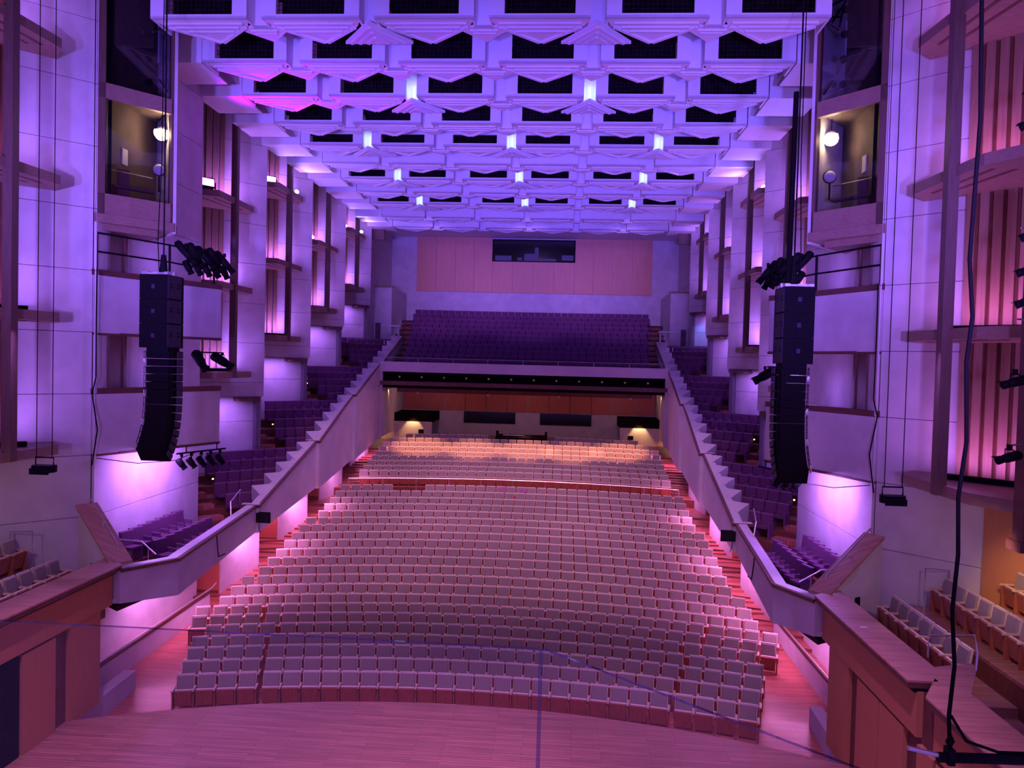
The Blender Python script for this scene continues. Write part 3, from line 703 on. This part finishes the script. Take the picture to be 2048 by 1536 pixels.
for s, sn in SIDES:
    dr = thing('desk_rail', f'white topped usher shelf with rail at the rear of the {sn} balcony', 'shelf', (s*10.6, 58.9, 12))
    obj('shelf_top', MB().box(9.9, 11.4, 58.9, 59.4, 12.9, 12.98), 'white', dr, s)
    obj('support', MB().box(10.0, 10.1, 59.0, 59.3, 11.2, 12.9), 'concrete', dr, s)
    wr = thing('row_rail', f'metal rail across the back of the top {sn} balcony tier', 'handrail', (s*11.5, 56.5, 11))
    obj('rail_tube', MB().tube([(10.7, 57.3, 11.75), (13.0, 55.0, 11.75)], 0.035, 6), 'metal', wr, s)
    for q in (0, 1): obj('rail_post', MB().tube([(10.75+2.2*q, 57.25-2.2*q, 10.8), (10.75+2.2*q, 57.25-2.2*q, 11.75)], 0.03, 6), 'metal', wr, s)
# ================================================================== PLATFORM SIDE WALLS, CHOIR TERRACES
for s, sn in SIDES:
    t = struct('wall_platform_'+sn, MB().box(9.68, 9.95, 8.0, 19.75, 1.0, 4.30), 'capdark', s)
    # timber panels with dark slots between them
    for y0, y1, z0, z1 in ((18.45, 19.78, 0.9, 3.5), (16.75, 17.95, 1.0, 3.35), (15.55, 16.72, 1.0, 3.35), (14.35, 14.98, 1.0, 3.3), (12.2, 14.25, 1.0, 3.3), (8.0, 12.15, 1.0, 3.3)):
        if s < 0 and y0 in (15.55, 14.35, 12.2):   # dark stage door opening on the left
            obj('dark_opening', MB().box(9.62, 9.69, y0-0.3, y1, z0, z1), 'void', t, s); continue
        obj('timber_panel', MB().box(9.58, 9.70, y0+0.015, y1-0.015, z0, z1), 'veneer', t, s)
    obj('timber_band', MB().box(9.56, 9.72, 14.98, 20.28, 3.42, 4.30), 'veneer', t, s)
    obj('timber_band', MB().box(9.56, 9.72, 8.0, 14.30, 3.42, 4.30), 'veneer', t, s)
    obj('niche_panel', MB().box(9.9, 10.0, 14.30, 14.98, 1.0, 4.3), 'veneer', t, s)
    obj('end_panel', MB().box(9.6, 10.3, 20.2, 20.28, 3.42, 4.30), 'veneer', t, s)
    obj('cap_shadow_gap', MB().box(9.50, 9.75, 15.0, 20.33, 4.28, 4.36).box(9.50, 9.75, 8.0, 14.24, 4.28, 4.36), 'black', t, s)
    obj('cap_edge', MB().box(9.38, 9.9, 15.0, 20.40, 4.36, 4.47).box(9.38, 9.9, 8.0, 14.24, 4.36, 4.47), 'capdark', t, s)
    capo = MB().prism([(9.37, 15.0), (9.37, 20.42), (10.22, 21.1), (10.22, 15.75), (11.1, 16.05), (11.1, 15.85), (9.95, 15.15), (9.95, 15.0)], 4.47, 4.51)
    obj('cap', capo, 'cap', t, s)
    obj('cap', MB().prism([(9.37, 8.0), (9.37, 14.26), (9.95, 15.15), (11.1, 15.85), (10.3, 14.5), (10.3, 8.0)], 4.47, 4.51), 'cap', t, s)
    obj('inner_lining', MB().slab((10.2, 15.75), (10.2, 21.0), 3.4, 4.47, 0.06).slab((10.28, 8.0), (10.28, 14.5), 3.0, 4.47, 0.06), 'fascia', t, s)
    # sloping stair parapet from the platform corner up to the wall
    pr = thing('stair_parapet', f'sloping stair parapet with timber cap beside the {sn} choir seats', 'parapet', (s*10.6, 21.2, 3.4))
    obj('parapet_wall', MB().slab((9.95, 20.75), (11.70, 22.05), 3.2, 4.40, 0.30, 3.2, 5.72), 'concrete', pr, s)
    obj('timber_cap', MB().slab((9.75, 20.45), (11.74, 21.95), 4.42, 4.50, 0.62, 5.72, 5.80), 'cap', pr, s)
    obj('vent', MB().obox((10.85, 21.40, 4.05), (0.10, 0.02, 0.16), (1.75, 1.3, 0), (-1.3, 1.75, 0)), 'black', pr, s)
    obj('rail_tube', MB().tube([(9.85, 21.05, 4.5), (9.88, 21.07, 4.85), (11.45, 22.22, 5.95), (11.5, 22.25, 5.7)], 0.025, 6), 'metal', pr, s)
    obj('rail_post', MB().tube([(10.7, 21.67, 5.1), (10.7, 21.67, 5.42)], 0.02, 6), 'metal', pr, s)
    # terrace floors
    tf = struct('floor_choir_'+sn, MB().prism([(10.2, 8.0), (10.2, 21.0), (11.7, 22.2), (16.3, 17.9), (16.3, 8.0)], 2.8, 3.30), 'stage', s)
    obj('terrace_step', MB().prism([(10.95, 16.3), (10.95, 20.9), (11.72, 22.1), (16.3, 17.9), (16.3, 16.3)], 3.30, 3.52), 'stage', tf, s)
    obj('terrace_step', MB().prism([(12.25, 8.0), (12.25, 21.75), (16.3, 17.9), (16.3, 8.0)], 3.52, 4.02), 'stage', tf, s)
    obj('terrace_step', MB().prism([(13.5, 8.0), (13.5, 20.6), (16.3, 17.9), (16.3, 8.0)], 4.02, 4.52), 'stage', tf, s)
    obj('step_face', MB().box(12.2, 12.25, 8.0, 20.8, 3.3, 3.98).box(13.45, 13.5, 8.0, 19.9, 4.02, 4.48), 'riser', tf, s)
    wo = struct('wall_choir_'+sn, MB().box(16.3, 16.5, 6.0, 18.2, 2.8, ZTOP), 'veneer', s)
    obj('timber_lining', MB().slab((15.9, 18.45), (13.7, 20.65), 4.0, 7.3, 0.05), 'veneer', wo, s)
    # stub wall at the stage corner and ramp wall with handrail
    st = thing('stub_wall', f'grey concrete stub wall at the {sn} corner of the stage edge', 'wall', (s*9.95, 20.5, 0))
    obj('wall_body', MB().slab((9.93, 22.15), (9.80, 18.6), 0.0, 0.80, 0.34), 'fascia', st, s)
    obj('wall_top', MB().slab((9.92, 22.16), (9.79, 18.6), 0.80, 0.815, 0.36), 'fascia', st, s)
    rw = thing('ramp_wall', f'low white ramp wall with handrail by the {sn} stalls aisle', 'wall', (s*10.8, 25, 0))
    obj('wall_body', MB().slab((10.95, 20.6), (10.66, 28.6), 0.0, 0.92, -0.10, 0.2, 1.20), 'concrete', rw, s)
    obj('timber_strip', MB().slab((10.93, 20.6), (10.64, 28.6), 0.90, 1.0, -0.14, 1.18, 1.28), 'capdark', rw, s)
    obj('rail_tube', MB().tube([(10.92, 20.6, 1.10), (10.62, 28.7, 1.38), (10.75, 29.3, 1.38)], 0.028, 6), 'metal', rw, s)
    # hoop rails among the choir seats
    for k, (pts, lb) in enumerate((([(12.5, 21.15, 4.0), (12.5, 21.15, 5.15), (13.05, 21.0, 5.15), (13.05, 21.0, 4.0)], 'back'), ([(10.35, 16.3, 4.5), (10.35, 16.3, 4.95), (11.35, 16.45, 4.95), (11.05, 15.75, 4.8), (11.0, 15.7, 4.5)], 'front'))):
        h = tag(obj('hoop_rail', MB().tube(pts, 0.024, 6), 'metal', None, s), f'bent metal hoop rail at the {lb} of the {sn} choir seats', 'handrail')

# ================================================================== SEATS
PITCH = 0.565
def cbox(mb, x0, x1, y0, y1, z0, z1, c=0.025):
    """box with chamfered vertical front edges and top"""
    return mb.prism([(x0, y1), (x0, y0+c), (x0+c, y0), (x1-c, y0), (x1, y0+c), (x1, y1)], z0, z1)
def rake(mb, k=0.16, z0=0.4):
    mb.v = [(x, y+max(0, z-z0)*k, z) for x, y, z in mb.v]; return mb
def seat_parts(detail=True):
    P = {}
    P['back_shell'] = (rake(MB().box(-0.247, 0.247, -0.01, 0.035, 0.36, 0.915)), 'creamedge')
    P['back_cushion'] = (rake(cbox(MB(), -0.225, 0.225, -0.055, -0.005, 0.40, 0.875)), 'cream')
    P['seat_pan'] = (MB().obox((0, -0.235, 0.33), (0.235, 0.022, 0.225), (1, 0, 0), (0, 1, 0.18), (0, -0.18, 1)), 'seatwood')
    P['seat_cushion'] = (MB().obox((0, -0.185, 0.355), (0.232, 0.028, 0.225), (1, 0, 0), (0, 1, 0.18), (0, -0.18, 1)), 'creamedge')
    P['arm_panel'] = (MB().box(0.262, 0.303, -0.30, 0.02, 0.0, 0.56), 'seatwood')
    P['armrest'] = (cbox(MB(), 0.250, 0.315, -0.36, 0.0, 0.56, 0.60, 0.015), 'armwood')
    return P
SP = seat_parts()
SPM = {k: mk(k, mb, mt) for k, (mb, mt) in SP.items()}
LARM = {'arm_panel': mk('arm_panel', MB().box(-0.303, -0.262, -0.30, 0.02, 0.0, 0.56), 'seatwood'), 'armrest': mk('armrest', MB().box(-0.315, -0.250, -0.36, 0.0, 0.56, 0.60), 'armwood')}
def cream_seat(x, y, z, rz, label, group, first=False):
    t = thing('theatre_chair', label, 'seat', (x, y, z), rz, group)
    for a, b in (('back_shell', 'back_cushion'), ('seat_pan', 'seat_cushion'), ('arm_panel', 'armrest')):
        inst(b, SPM[b], inst(a, SPM[a], t))
    if first: inst('armrest', LARM['armrest'], inst('arm_panel', LARM['arm_panel'], t))
def row_positions(i):
    hwid = RHW[i]; n = int(round(2*hwid/PITCH)); gaps = i < 7
    tot = n*PITCH+(0.22 if gaps else 0); x = -tot/2+PITCH/2; out = []
    for k in range(n):
        if gaps and k in (4, n-4): x += 0.11
        out.append(x); x += PITCH
    return out
rest = {k: MB() for k in SP}
def add_copy(dst, src, x, y, z, rz):
    c, sn_ = math.cos(rz), math.sin(rz)
    dst.add([(x+c*a-sn_*b, y+sn_*a+c*b, z+e) for a, b, e in src.v], src.f)
for i, (Y0, z) in enumerate(RZ):
    pos = row_positions(i); n = len(pos)
    for k, x in enumerate(pos):
        y = bend(Y0, x); rz = math.atan2(x, RAD)*1.0
        if i == 30 and abs(x) < 2.3: continue
        if i < 8:
            lab = f'cream stalls seat in the {"front" if i == 0 else ORD[i]} row, {ORD[k]} from the left aisle'
            cream_seat(x, y, z, -rz, lab, f'stalls seats, {"front" if i == 0 else ORD[i]} row', k == 0)
        else:
            if i == 21 and 5 <= k <= 7:   # three seats with their backs missing
                for q in ('seat_pan', 'arm_panel', 'armrest'): add_copy(rest[q], SP[q][0], x, y, z-0.1 if q == 'seat_pan' else z, -rz)
                continue
            for q in SP: add_copy(rest[q], SP[q][0], x, y, z, -rz)
def multi(name, parts):
    """one mesh from several builders, one material slot each"""
    vs, fs, mi = [], [], []
    mats = []
    for mb, mt in parts:
        o = len(vs); vs += mb.v; fs += [tuple(q+o for q in f) for f in mb.f]; mi += [len(mats)]*len(mb.f); mats.append(mt)
    me = bpy.data.meshes.new(name); me.from_pydata(vs, [], fs)
    for mt in mats: me.materials.append(M[mt])
    me.polygons.foreach_set('material_index', mi); me.update()
    o = bpy.data.objects.new(name, me); col.objects.link(o); return o
o = multi('rear_stalls_seats', [(rest[k], SP[k][1]) for k in SP])
stuff(o, 'further rows of cream and wood stalls seats rising to the back of the hall', 'seats')
# choir seats facing across the platform
for s, sn in SIDES:
    G = f'choir seats on the {sn}'
    rows = [(11.55, 20.75, 7, 3.52, 'front'), (12.95, 20.85, 8, 4.02, 'second'), (14.15, 19.75, 6, 4.52, 'third')]
    if s > 0: rows.append((11.2, 13.6, 3, 3.30, 'near'))
    for u, Ys, n, z, rn in rows:
        for k in range(n):
            cream_seat(s*u, Ys-0.575*k, z, -s*math.pi/2, f'cream choir seat, {ORD[k]} from far end of the {rn} row on the {sn}', G, (k == 0) if s > 0 else (k == 0))

# purple seats
PP = {}
PP['back'] = (rake(cbox(MB(), -0.255, 0.255, -0.05, 0.05, 0.30, 0.90)), 'purple')
PP['back_edge'] = (rake(MB().box(-0.26, 0.26, -0.045, 0.055, 0.90, 0.935)), 'purpledge')
PP['seat'] = (cbox(MB(), -0.24, 0.24, -0.40, -0.05, 0.38, 0.47), 'purple')
PP['armrest'] = (MB().box(0.253, 0.297, -0.34, 0.06, 0.0, 0.60), 'purpledge')
PPM = {k: mk(k, mb, mt) for k, (mb, mt) in PP.items()}
def purple_seat(x, y, z, rz, label, group):
    t = thing('balcony_chair', label, 'seat', (x, y, z), rz, group)
    inst('back_edge', PPM['back_edge'], inst('back', PPM['back'], t)); inst('seat', PPM['seat'], t); inst('armrest', PPM['armrest'], t)
for u, Y, z, s, rz, lb, gr_ in PSEATS: purple_seat(s*u, Y, z, rz, lb, gr_)
rest2 = {k: MB() for k in PP}
for i, (Y, z) in enumerate(CR):
    hwid = 8.75+0.10*i; n = int(2*hwid/0.55)
    for k in range(n):
        x = -n*0.55/2+0.55*(k+0.5); y = Y-x*x/140
        if i < 1: purple_seat(x, y, z, -math.atan2(x, 70), f'purple seat in the front row of the rear circle, {ORD[k]} from left', 'circle seats, front row')
        else:
            for q in PP: add_copy(rest2[q], PP[q][0], x, y, z, -math.atan2(x, 70))
o = multi('circle_seats', [(rest2[k], PP[k][1]) for k in PP])
stuff(o, 'banked rows of purple seats filling the rear circle', 'seats')

# ================================================================== LINE ARRAYS
for s, sn in SIDES:
    t = thing('line_array', f'black hanging line array loudspeaker on the {sn}', 'loudspeaker', (s*8.9, 21.4, 7.4))
    for i in range(3):
        z1 = 12.6-0.69*i; z0 = z1-0.683
        c = obj('sub_cabinet', MB().box(8.50, 9.30, 21.0, 21.95, z0, z1), 'speaker', t, s)
        obj('side_panel', MB().box(8.485, 8.50, 21.03, 21.80, z0+0.02, z1-0.02), 'speakerside', c, s)
        for yy in (21.2, 21.62):
            obj('handle', MB().box(8.47, 8.487, yy-0.06, yy+0.06, (z0+z1)/2-0.02, (z0+z1)/2+0.02).box(8.47, 8.487, yy-0.06, yy+0.06, (z0+z1)/2+0.07, (z0+z1)/2+0.11), 'black', c, s)
        obj('connector_plate', MB().box(8.85, 8.95, 20.985, 21.0, (z0+z1)/2-0.06, (z0+z1)/2+0.06), 'speakerside', c, s)
    obj('adapter_frame', MB().box(8.58, 9.22, 21.25, 21.9, 10.42, 10.54), 'black', t, s)
    z, y, a = 10.45, 21.58, 0.0
    for i in range(14):
        hgt = 0.222
        d = Vector((0, -math.sin(a), -math.cos(a))); f = Vector((0, math.cos(a), -math.sin(a)))
        c0 = Vector((8.90, y, z)) + d*hgt/2
        mb = MB()
        X = Vector((1, 0, 0)); ht = d*(-0.102)
        fr = [c0+f*0.30-X*0.44, c0+f*0.30+X*0.44, c0-f*0.30+X*0.33, c0-f*0.30-X*0.33]
        mb.add([v-ht*1.0 for v in fr]+[v+ht*1.0 for v in fr], [(0,1,2,3),(7,6,5,4),(0,4,5,1),(1,5,6,2),(2,6,7,3),(3,7,4,0)])
        c = obj('line_module', mb, 'speaker', t, s)
        for q in (-1, 1):
            p = c0+X*q*0.40-f*0.20
            obj('rigging_link', MB().tube([p+ht*0.9, p+f*0.0-ht*0.9, p-f*0.10-ht*0.9, p-f*0.10+ht*0.9, p+ht*0.9], 0.012, 5), 'metal' if i % 4 == 1 and q > 0 else 'black', c, s)
        obj('end_plate', MB().obox(c0-X*0.445+f*0.12, (0.012, 0.16, 0.085), X, f, d), 'speakerside', c, s)
        e = Vector((8.90, y, z)) + d*hgt; y, z = e.y, e.z
        a += 0.0 if i < 5 else 0.05 if i < 8 else 0.11
    fo = obj('fly_frame', MB().box(8.52, 8.62, 21.05, 21.9, 12.6, 12.68).box(9.18, 9.28, 21.05, 21.9, 12.6, 12.68).box(8.5, 9.3, 21.4, 21.5, 12.6, 12.72), 'metal', t, s)
    obj('chain_hoist', MB().tube([(8.85, 21.45, 12.7), (8.85, 21.45, 13.2)], [0.12, 0.07], 8), 'black', t, s)
    obj('hoist_chain', MB().tube([(8.85, 21.45, 13.1), (8.85, 21.45, 22.8)], 0.022, 6), 'black', t, s)
    if s > 0: obj('cable_pole', MB().tube([(8.72, 21.5, 12.7), (8.76, 21.5, 17.9)], 0.075, 8), 'cable', t, s)
    obj('signal_cable', MB().tube([(8.95, 21.4, 12.7), (9.0, 21.4, 13.6), (8.92, 21.42, 16), (8.93, 21.45, 22.5)], 0.014, 5), 'cable', t, s)

# ================================================================== HANGING FLOODS, CABLES, BOOM
for s, sn in SIDES:
    x, y, z = 10.65, 19.0, 7.40
    t = thing('hanging_flood', f'flat black flood light hung on two wires by the {sn} wall', 'stage light', (s*x, y, z-0.2))
    obj('housing', MB().prism([(x-0.30, y-0.05), (x-0.22, y-0.2), (x+0.22, y-0.2), (x+0.30, y-0.05), (x+0.26, y+0.12), (x-0.26, y+0.12)], z-0.16, z+0.02), 'black', t, s)
    obj('yoke', MB().tube([(x-0.24, y, z), (x-0.24, y, z+0.22), (x+0.24, y, z+0.22), (x+0.24, y, z)], 0.022, 6), 'black', t, s)
    obj('visor', MB().box(x-0.25, x+0.25, y-0.24, y-0.2, z-0.2, z-0.04), 'black', t, s)
    for q in (-0.2, 0.22):
        obj('wire', MB().tube([(x+q, y, z+0.22), (x+q+0.02, y+0.05, 22.8)], 0.011, 5), 'cable', t, s)
    for k, (u0, u1, yy) in enumerate(((11.55, 11.62, 22.6),)):
        c = tag(obj('wall_cable', MB().tube([(u0, yy, 12.9), (u0+0.01, yy, 11.4), (u0-0.01, yy-0.02, 9.6), (u1+0.05, yy, 9.1), (u0-0.06, yy, 8.0), (u0+0.1, yy, 6.9)], 0.02, 5), 'cable', None, s), f'thin black cable running down the {sn} wall beside the galleries', 'cable')
    c = tag(obj('slack_cable', MB().tube([(11.6, 22.75, 7.1), (11.0, 24.0, 6.8), (10.4, 25.3, 6.75), (10.1, 26.2, 6.95)], 0.014, 5), 'cable', None, s), f'slack thin cable looping under the {sn} lower gallery', 'cable')
pts = [(6.13, 7.0, 15.0)]
wob = [(13.6, 0.0), (12.6, 0.03), (11.4, -0.01), (10.9, 0.035), (10.5, 0.0), (9.8, 0.03), (9.3, -0.02), (8.8, 0.0), (8.3, -0.03), (7.8, 0.01), (7.35, -0.02), (7.05, 0.0)]
for z, dx in wob: pts.append((6.15+dx, 7.0, z))
tag(obj('hanging_cable', MB().tube(pts, 0.018, 7), 'cable', None), 'thick wavy black cable hanging in the right foreground', 'cable')
t = thing('foreground_bar', 'black lighting bar hung in the right foreground', 'lighting bar', (6.2, 7.0, 6.9))
obj('bar', MB().tube([(6.05, 7.0, 6.97), (9.0, 7.2, 6.95)], 0.045, 10), 'black', t)
obj('pale_tail', MB().tube([(5.78, 6.98, 7.05), (6.1, 7.0, 6.98)], 0.022, 8), 'metal', t)
obj('clamp', MB().box(6.12, 6.18, 6.95, 7.05, 6.92, 7.06), 'black', t)
obj('shackle', MB().tube([(6.15, 7.0, 7.05), (6.12, 7.0, 7.12), (6.15, 7.0, 7.2), (6.18, 7.0, 7.12), (6.15, 7.0, 7.05)], 0.012, 6), 'black', t)
obj('bar_cable', MB().tube([(6.15, 7.0, 7.35), (6.3, 7.02, 7.12), (6.6, 7.05, 7.02), (6.9, 7.06, 7.02)], 0.014, 6), 'cable', t)
t = thing('lighting_boom', 'dark vertical lighting boom at the right edge', 'lighting boom', (11.95, 16.0, 7.0))
obj('boom_post', MB().box(11.86, 12.2, 15.85, 16.2, 6.9, 14.2), 'capdark', t)
obj('boom_foot', MB().box(11.80, 12.3, 15.8, 16.3, 6.85, 7.05), 'capdark', t)
for i, z in enumerate((9.0, 11.5, 13.3)): obj('cross_pipe', MB().tube([(11.6, 15.9, z), (12.2, 16.0, z)], 0.02, 6), 'metal', t)
for i, (px, py) in enumerate(((2044, 190), (2036, 252), (2046, 470), (2042, 540), (2042, 602), (2022, 765), (2018, 915))):
    spot((11.78+(px-2041)*0.0106, 15.85, 10.9-(py-700)*0.0100), (-0.75, 0.25, -0.35) if i < 5 else (-0.9, -0.1, -0.25), 0.5, 0.11, f'black spotlight on the right boom, {ORD[i]} from the top', 'spotlights on the right boom', 0.16)

# ================================================================== MISC
# cross aisle rail
t = thing('aisle_rail', 'slim metal rail along the stalls cross aisle', 'handrail', (0, 44.2, 2.6))
XX = [-9.3+18.6*i/20 for i in range(21)]
obj('rail_tube', MB().tube([(x, bend(44.35, x), 3.52) for x in XX], 0.03, 6), 'metal', t)
for i in range(0, 21, 2): obj('rail_post', MB().tube([(XX[i], bend(44.35, XX[i]), 2.5), (XX[i], bend(44.35, XX[i]), 3.52)], 0.022, 6), 'metal', t)
# sound desk behind the stalls
t = thing('sound_desk', 'dark sound mixing desk at the back of the stalls', 'mixing desk', (0.0, 53.6, 4.36))
obj('desk_body', MB().box(-1.85, 1.75, 53.2, 54.4, 4.36, 5.10), 'black', t)
obj('desk_lid', MB().obox((0, 53.9, 5.15), (1.75, 0.5, 0.03), (1,0,0), (0,1,0.15), (0,-0.15,1)), 'screen', t)
obj('desk_rail', MB().tube([(-1.3, 53.15, 5.30), (0.2, 53.15, 5.30)], 0.03, 6), 'metal', t)
for x in (-1.75, 1.65): obj('side_screen', MB().box(x-0.05, x+0.1, 53.3, 53.8, 5.1, 5.55), 'black', t)
# things left on the seats near the cross aisle
y22 = 42.3
for k, (x, lb) in enumerate(((-0.42, 'pink sheet standing on a stalls seat by the cross aisle, left one'), (0.72, 'pink sheet standing on a stalls seat by the cross aisle, right one'))):
    tag(obj('paper_sheet', MB().obox((x, y22, 3.22), (0.21, 0.012, 0.25), (1,0,0), (0,1,0.2), (0,-0.2,1)), 'paper', None), lb, 'paper')
b = MB(); b.tube([(-0.12, y22-0.5, 3.02), (0.05, y22-0.5, 3.07), (0.22, y22-0.5, 3.03), (0.34, y22-0.5, 2.97)], [0.06, 0.11, 0.10, 0.04], 8)
tag(obj('red_jacket', b, 'red', None, 1, True), 'small red jacket lying over a seat by the cross aisle', 'jacket')
# white socket boxes under the projecting row ends
for s, sn in SIDES:
    t = thing('socket_box', f'white socket box under the end seat of the {sn} stalls block', 'socket box', (s*9.85, 26.4, 0.2))
    obj('box_body', MB().box(9.62, 10.06, 26.28, 26.50, 0.16, 0.48), 'white', t, s)
    for q in (0, 1): obj('socket', MB().tube([(9.80+0.14*q, 26.275, 0.32), (9.80+0.14*q, 26.26, 0.32)], 0.045, 10), 'black', t, s)
# floor joint strip on the stalls corner, white card on the choir cap
tag(obj('white_card', MB().box(9.62, 9.78, 17.95, 18.02, 4.512, 4.518), 'white', None), 'small white card on the right platform cap', 'card')
# glass balustrade in front of the camera
t = thing('glass_balustrade', 'frameless glass balustrade across the foreground', 'balustrade', (2.4, 1.2, 8.8))
zt = 9.90
obj('glass_pane', MB().slab((0.4, 1.345), (2.575, 1.33), 8.8, zt, 0.006), 'glass', t)
obj('glass_edge', MB().slab((0.4, 1.345), (2.575, 1.33), zt-0.0006, zt, 0.0061), 'glassedge', t)
obj('glass_pane', MB().slab((2.582, 1.33), (3.9, 0.18), 8.8, zt, 0.006), 'glass', t)
obj('glass_edge', MB().slab((2.582, 1.33), (3.9, 0.18), zt-0.0006, zt, 0.0061), 'glassedge', t)
obj('glass_end', MB().box(2.575, 2.582, 1.329, 1.336, 8.8, zt), 'glassedge', t)

# ================================================================== HALL LAMPS
for s, sn in SIDES:
    # pink-white aisle lights hidden under the side balconies
    for k, yy in enumerate((26.5, 31.5, 36.8, 42.5, 48.5)):
        zs = 2.75 if k == 0 else 2.95 if k == 1 else 3.5 if k == 2 else 4.0 if k == 3 else 4.6
        lt = thing('aisle_downlight', f'recessed aisle downlight under the {sn} balcony, {ORD[k]} from the stage', 'lamp', (s*10.1, yy, zs), 0, 'aisle downlights')
        obj('trim_ring', MB().tube([(10.1, yy, zs+0.06), (10.1, yy, zs+0.0)], 0.10, 12), 'white', lt, s)
        obj('bulb', MB().tube([(10.1, yy, zs-0.001), (10.1, yy, zs-0.02)], 0.06, 10), 'whitel', lt, s)
        lamp('AREA', (s*(10.05 if k < 3 else 10.3), yy, zs-0.08), 110 if k < 3 else 60, (0.95, 0.27, 0.90), (s*9.9, yy+0.2, 0), 0.3, sizey=4.2)
    # warm scallops on the rear walls
    for k, (u, yy, zz) in enumerate(((8.6, 57.9, 6.2), (11.2, 57.9, 6.2))):
        lamp('SPOT', (s*u, yy, zz), 150, WARM, (s*u, 58.25, 4.8), 0.05, 80, 0.4)
    lamp('SPOT', (s*9.6, 54.0, 8.2), 130, WARM, (s*10.0, 54.6, 5.5), 0.05, 60, 0.5)
for x in (-6.5, -3.0, 0.5, 3.5, 6.5):
    lamp('SPOT', (x, 41.0, 20.0), 24000, (1.0, 0.36, 0.24), (x, 50.0+0.4*math.sin(x), 4.6), 0.06, 15, 0.8)
lamp('SPOT', (12.0, 55.6, 13.8), 60, (0.05, 0.25, 1.0), (12.6, 56.3, 12.2), 0.1, 100, 0.7)
# warm light on the right choir seats
lamp('SPOT', (12.6, 17.6, 7.25), 260, (1.0, 0.55, 0.24), (14.3, 19.0, 5.2), 0.2, 70, 0.9)
lamp('SPOT', (11.2, 15.8, 7.2), 150, (1.0, 0.55, 0.60), (12.4, 19.0, 4.6), 0.2, 100, 0.9)  # added spot without a fitting, brightens the choir seats
lamp('SPOT', (-11.4, 16.2, 7.2), 110, (1.0, 0.55, 0.50), (-12.4, 19.5, 5.0), 0.2, 100, 0.9)  # same added brightening for the left choir seats

for s, sn in SIDES:
    # violet wash on the wall and floor corner under each box
    lamp('SPOT', (s*10.3, 24.5, 2.9), 40, (0.60, 0.24, 1.0), (s*11.6, 25.2, 1.2), 0.2, 140, 0.9)
    lamp('SPOT', (s*8.9, 21.0, 7.3), 420, (0.62, 0.30, 1.0), (s*9.3, 24.3, 0.1), 0.1, 45, 0.9)
# added lilac wash lifts back wall and circle; added red-warm glow under the circle
for x in (-7.0, 0.0, 7.0):
    lamp('SPOT', (x, 50.2, 19.7), 2000, (0.50, 0.22, 1.0), (x, 64.0, 14.8), 0.3, 58, 1.0)
    lamp('POINT', (x, 57.5, 7.9), 60, (1.0, 0.42, 0.50), size=0.2)

for s, sn in SIDES:
    # added violet cross light from ledge height, brightening the opposite balcony fascia
    for Yb, zz in ((32.5, 10.2), (39.3, 12.0), (46.0, 14.0)):
        lamp('SPOT', (s*11.7, Yb, zz), 900, (0.42, 0.17, 1.0), (-s*9.6, Yb+3.5, 5.0), 0.2, 50, 1.0)
    lamp('SPOT', (s*11.6, 19.3, 11.0), 420, (0.42, 0.17, 1.0), (s*10.2, 18.3, 4.5), 0.15, 70, 1.0)  # added violet spot to brighten the platform cap, no fitting
